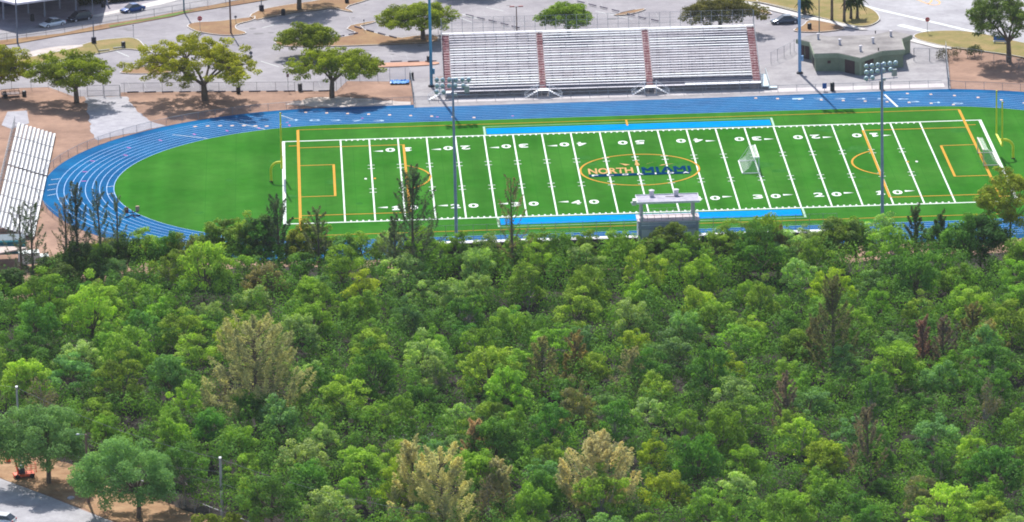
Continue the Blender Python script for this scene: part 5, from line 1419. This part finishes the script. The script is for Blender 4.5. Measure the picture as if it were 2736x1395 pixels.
# smaller growth that fills the gaps: one mass nobody could count
fill = []
try_spots(2.2, 1900, 170000, fill, spots)
b = MB(); b.tone = []
for (x, y) in fill:
    h = rr.uniform(3.0, 7.4); w = rr.uniform(1.1, 2.2); ct = rr.uniform(.05, .95)
    for _ in range(240):
        d = Vector((rr.gauss(0, 1), rr.gauss(0, 1), rr.gauss(.45, .9))).normalized(); q = (.55+.45*rr.random()**.7)*(1+.18*math.sin(3*math.atan2(d.y, d.x)+h))
        c = Vector((x+d.x*w*q, y+d.y*w*q, max(.15, h*.66+d.z*h*.34*q)))
        nn = (d*1.2+Vector((0, 0, .15))+Vector((rr.gauss(0, .4), rr.gauss(0, .4), rr.gauss(0, .4)))).normalized()
        card(b, c, nn, .15*rr.uniform(.7, 1.4), rr, min(1, max(0, ct+rr.uniform(-.1, .1))), .7)
und = obj('undergrowth', b, leaf_mat('leaf_under', .2, (1.45, 1.3, .75), .4)); set_col(und, (.13, .28, .05)); und['kind'] = 'stuff'

# --- feathery casuarinas
def casuarina(base_px, h, w, label, col, seed, plumes=46, spread=.5, needles=210, zlow=.18, shape='cone', trunk=None, dens=1.0, name='casuarina_tree'):
    x, y = P(*base_px); rr = random.Random(seed)
    t = thing(name, label, 'tree', (x, y, 0))
    b = MB(); b.tone = []; tr = MB()
    tp = limb(tr, (0, 0, -.1), (rr.uniform(-.3, .3), 0, h*.96), .20+h*.006, .04, rr, .02, 8, 7)
    for k in range(plumes):
        f = zlow+(1-zlow)*((k+.5)/plumes); z = h*f*.93
        if shape == 'cone': rad = w/2*(1-f)**.75*1.15+.15
        elif shape == 'round': rad = w/2*math.sin(math.pi*min(.97, (f-zlow)/(1-zlow)*.82+.16))
        else: rad = w/2*(1-f*.55)
        a = k*2.4+rr.uniform(-.5, .5); st = Vector((0, 0, z*.9)); rad *= rr.uniform(.45, 1.15)
        L = h*rr.uniform(.13, .22)*(1.15-.5*f)+.4
        mid = Vector((math.cos(a)*rad, math.sin(a)*rad, z)); ow = rr.uniform(.15, .6); tip = mid+Vector((math.cos(a)*L*ow, math.sin(a)*L*ow, L*rr.uniform(.5, .95)))
        limb(tr, st, mid, .06, .03, rr, .06, 3, 4); limb(tr, mid, tip, .03, .012, rr, .04, 2, 3)
        ct = rr.uniform(.1, .95)
        for _ in range(int(needles*.62*dens*rr.uniform(.7, 1.2))):
            u = rr.random()**.8; wd = .46*math.sin(math.pi*(.12+.86*u))**.8*(min(w, 9)/8+.42)
            p = mid.lerp(tip, u*1.12-.25)+Vector((rr.gauss(0, 1), rr.gauss(0, 1), rr.gauss(0, .5)))*wd*.42
            g = Vector((rr.gauss(0, .7), rr.gauss(0, .7), rr.uniform(-.3, 1.1))).normalized()*rr.uniform(.13, .30)
            s = g.orthogonal().normalized()*.055; s = Matrix.Rotation(rr.uniform(0, 3.14), 3, g.normalized()) @ s
            b.quad(p-g, p+s, p+g, p-s); b.tone.append(min(1, max(0, ct+rr.uniform(-.25, .25)+.25*(u-.5))))
    set_col(obj('crown', b, LEAFB, t), col)
    obj('trunk', tr, trunk or BARK(), t)
    return t
TAN = (.62, .56, .33); SAGE = (.15, .155, .085); DGR = (.030, .050, .030)
casuarina((690, 1150), 15.5, 15.0, 'huge grey-tan feathery casuarina left of centre in the woodland', (0.43, 0.44, 0.24), 201, 150, needles=260, zlow=.12, shape='wide')
casuarina((1105, 1450), 13.5, 6.0, 'tan pointed casuarina at the bottom edge, left of a thin reddish one', (0.56, 0.54, 0.30), 202, 60, needles=300, zlow=.1)
casuarina((1185, 1480), 13.8, 8.0, 'yellow-tan broad casuarina at the bottom edge below centre', (0.58, 0.57, 0.30), 203, 80, needles=300, zlow=.1, shape='wide')
casuarina((1275, 1330), 10.5, 3.2, 'thin reddish-tan spire casuarina near the bottom', (0.56, 0.40, 0.26), 204, 40, needles=230)
casuarina((1335, 1400), 8.5, 5.0, 'pale tan bushy casuarina right of the thin reddish spire', (0.52, 0.49, 0.30), 205, 44, needles=240)
casuarina((1602, 1430), 13.2, 8.8, 'round pale tan casuarina at the bottom right of centre', (0.58, 0.54, 0.33), 206, 120, needles=280, zlow=.26, shape='round')
casuarina((2225, 1030), 15.5, 5.6, 'dark conical casuarina with brown tip in the right woodland', (0.162, 0.180, 0.095), 207, 58, needles=200, zlow=.12)
casuarina((2175, 1010), 8.5, 2.4, 'small brown casuarina spire beside the dark conical one', (0.228, 0.190, 0.114), 208, 24)
casuarina((1112, 790), 19.5, 7.4, 'tall dark casuarina in front of the left ten-yard line', (0.097, 0.148, 0.094), 209, 64, needles=190, zlow=.15)
casuarina((1058, 770), 10.5, 4.2, 'shorter dark casuarina left of the tall one at the ten-yard line', (0.113, 0.163, 0.099), 210, 26)
casuarina((745, 755), 13.0, 4.2, 'dark casuarina in front of the left end line corner', (0.099, 0.156, 0.091), 211, 34)
casuarina((852, 765), 12.0, 3.6, 'thin casuarina in front of the orange line corner', (0.159, 0.195, 0.113), 212, 24, dens=.7)
casuarina((1375, 770), 17.0, 3.8, 'sparse reddish casuarina in front of the left thirty numeral', (0.227, 0.202, 0.121), 213, 26, dens=.45)
casuarina((212, 765), 15.8, 3.4, 'dark slim casuarina over the left bend of the track', (0.079, 0.119, 0.099), 214, 34, dens=.8)
casuarina((272, 775), 15.5, 3.6, 'second slim casuarina over the left bend, right of the darkest', (0.099, 0.148, 0.106), 215, 28, dens=.6)
casuarina((178, 755), 13.5, 3.0, 'sparse reddish thin tree over the outer lanes of the bend', (0.227, 0.202, 0.151), 216, 22, dens=.35)
casuarina((318, 760), 14.0, 2.6, 'grey wispy casuarina near the blocking sled', (0.136, 0.195, 0.136), 217, 18, dens=.5)
casuarina((95, 790), 14.0, 4.0, 'sparse dark casuarina in front of the small bleachers', (0.091, 0.141, 0.091), 218, 26, dens=.6)
casuarina((60, 770), 13.0, 4.5, 'thin open tree over the lower small bleachers', (0.121, 0.156, 0.121), 219, 22, dens=.4)
for k, (px, py, h, w, c, lab) in enumerate(((2445, 720, 9.5, 3.2, (0.095, 0.142, 0.076), 'slim casuarina in front of the right five-yard line'), (2512, 712, 8.0, 2.8, (0.095, 0.152, 0.067), 'slim casuarina in front of the right goal line'), (2080, 740, 7.5, 4.0, (0.228, 0.209, 0.095), 'yellowish open tree below the right team box corner'),
      (1990, 742, 6.5, 3.0, (.12, .17, .07), 'small casuarina right of the press box beside the grandstand'), (2465, 1010, 8.5, 1.8, (0.323, 0.190, 0.190), 'dead pinkish spire tree in the right woodland'),
      (2520, 1015, 9.0, 3.0, (0.228, 0.180, 0.162), 'dead grey-brown spire beside the pinkish one'), (2100, 1190, 10.0, 2.6, (0.266, 0.209, 0.190), 'dead grey casuarina snag in the lower right woodland'), (2315, 1330, 12.5, 3.6, (0.247, 0.209, 0.162), 'brown-grey casuarina with bare lower trunk at the bottom right'),
      (1450, 1080, 9.5, 5.0, (0.266, 0.266, 0.133), 'sage and tan casuarina in the middle woodland'), (1540, 1060, 9.0, 4.0, (0.304, 0.247, 0.114), 'tan casuarina right of the sage one in mid woodland'), (1690, 1090, 8.5, 5.5, (0.323, 0.323, 0.190), 'pale sage casuarina below the press box in mid woodland'),
      (2640, 1010, 8.0, 6.0, (0.342, 0.323, 0.152), 'pale tan feathery tree at the far right edge'), (2600, 960, 8.0, 4.0, (0.247, 0.228, 0.104), 'brownish casuarina just above the pale tan one at right'))):
    casuarina((px, py), h, w, lab, c, 230+k, 30, dens=.85, needles=200)
for k, (px, py, h, w, c, lab) in enumerate(((400, 740, 5.2, 6.5, (0.285, 0.285, 0.038), 'yellow-green bushy tree below the track bend'), (590, 742, 8.8, 8.5, (.17, .27, .05), 'open crowned green tree over the track left of the end zone'), (690, 745, 10.0, 6.0, (.10, .20, .05), 'dark green open tree at the left end of the end zone'), (820, 748, 8.2, 6.5, (.26, .29, .05), 'yellow-green tree below the orange line corner'), (480, 745, 6.4, 7.0, (.22, .30, .04), 'green tree over the near lanes left of centre'), (290, 745, 6.0, 6.0, (0.190, 0.209, 0.038), 'olive bushy tree at the foot of the slim casuarinas'), (1430, 735, 4.6, 5.4, (0.038, 0.162, 0.038), 'vivid dark green tree at the back of the left grandstand'),
      (2700, 690, 13.5, 10.5, (.27, .33, .04), 'big yellow-topped tree covering the right field corner'), (1795, 738, 8.2, 6.4, (0.133, 0.190, 0.038), 'green tree growing against the press box wall'), (1748, 742, 6.6, 4.6, (.16, .24, .06), 'smaller green tree in front of the press box corner'), (2255, 725, 8.0, 8.0, (0.171, 0.266, 0.057), 'broad light green tree at the foot of the right floodlight pole'),
      (2620, 730, 8.0, 8.0, (0.057, 0.142, 0.038), 'dark green tree over the near right sideline'), (215, 768, 6.6, 6.5, (.08, .15, .04), 'dark green tree at the foot of the darkest slim casuarina'), (335, 760, 7.2, 6.0, (.09, .17, .04), 'deep green tree below the blocking sled'), (150, 778, 5.4, 5.5, (.10, .18, .04), 'low green tree right of the white utility truck'), (270, 790, 7.0, 6.0, (.11, .20, .04), 'rounded green tree just below the track bend trees'), (180, 800, 5.0, 7, (0.095, 0.152, 0.038), 'low dark tree by the white utility truck'), (25, 830, 6.0, 7, (0.067, 0.133, 0.038), 'dark tree below the teal awning'))):
    x, y = P(px, py); b, cl = clumpy_crown(300+k, w/2, w/2, h*.35, h, int(w*w*.75)+8, 150, .17, .9, flat=.6, shell=.5)
    t = thing('bushy_tree', lab, 'tree', (x, y, 0)); set_col(obj('crown', b, LEAF, t), c)
    tr = MB(); r2 = random.Random(k); limb(tr, (0, 0, -.1), (0, 0, h*.45), .18, .12, r2, .04)
    for c_ in cl[::3]: limb(tr, (0, 0, h*.4), c_, .07, .03, r2, .06, 3, 4)
    obj('trunk', tr, BARK(), t)
# --- street oaks bottom left
def oak(px, py, w, zlo, zhi, label, seed, col, off=0):
    x, y = P(px, py); b, cl = clumpy_crown(seed, w/2, w/2*.9, zlo, zhi, 100, 330, .14, 1.25, flat=.7, shell=.5, up=.5, tonevar=.16, bottom=-.35)
    b.v = [(a+off, c, d) for a, c, d in b.v]; cl = [c+Vector((off, 0, 0)) for c in cl]
    t = thing('oak_tree', label, 'tree', (x, y, 0)); set_col(obj('crown', b, LEAFB, t), col)
    tr = MB(); r2 = random.Random(seed); limb(tr, (0, 0, -.1), (.05, 0, zlo+1.2), .32, .24, r2, .03, 4, 10)
    for c_ in cl[::3]: limb(tr, (0, 0, zlo+.9), c_, .13, .03, r2, .07, 4, 5)
    obj('trunk', tr, BARK(), t)
oak(131, 1291, 12.2, 3.3, 9.8, 'rounded soft green street oak beside the orange boom lift', 401, (.18, .34, .11), -1.0)
oak(371, 1384, 13.8, 2.4, 9.8, 'broad soft green street oak right of the brown wooden pole', 402, (.18, .36, .11), -1.5)
x, y = P(580, 1440); b, cl = clumpy_crown(410, 2.6, 2.4, .8, 3.4, 20, 150, .17, .9); t = thing('bushy_tree', 'lime green bush at the bottom edge under the pale pole', 'shrub', (x, y, 0)); set_col(obj('crown', b, LEAF, t), (.16, .22, .02))
# fallen white branches in a gap
x, y = P(1095, 1230); t = thing('fallen_branches', 'bleached bare branches caught in a gap above the bottom casuarinas', 'branches', (x, y, 2.5)); b = MB(); r2 = random.Random(5)
for k in range(9): limb(b, (r2.uniform(-3, 1), r2.uniform(-1, 1), r2.uniform(-.5, 1)), (r2.uniform(-1, 3.5), r2.uniform(-1, 1), r2.uniform(.5, 2)), .07, .03, r2, .2, 5, 5)
obj('limbs', b, mat('bleached_wood', (.42, .44, .44), .8, scale=2, col2=(.6, .62, .62)), t)

# ------------------------------------------------------------------ the air
hz = MB().box((-40, -350, 144), (1400, 1300, 290)); hz.v = [(a, b_, c) for a, b_, c in hz.v]
hm_ = bpy.data.materials.new('haze'); hm_.use_nodes = True; nt = hm_.node_tree; nt.nodes.clear()
ou = nt.nodes.new("ShaderNodeOutputMaterial"); pv = nt.nodes.new("ShaderNodeVolumePrincipled")
pv.inputs['Color'].default_value = (.86, .90, 1.0, 1); pv.inputs['Density'].default_value = 0.00003; pv.inputs['Anisotropy'].default_value = 0.0
nt.links.new(pv.outputs[0], ou.inputs['Volume'])
ho = obj('haze', hz, hm_); ho['kind'] = 'stuff'
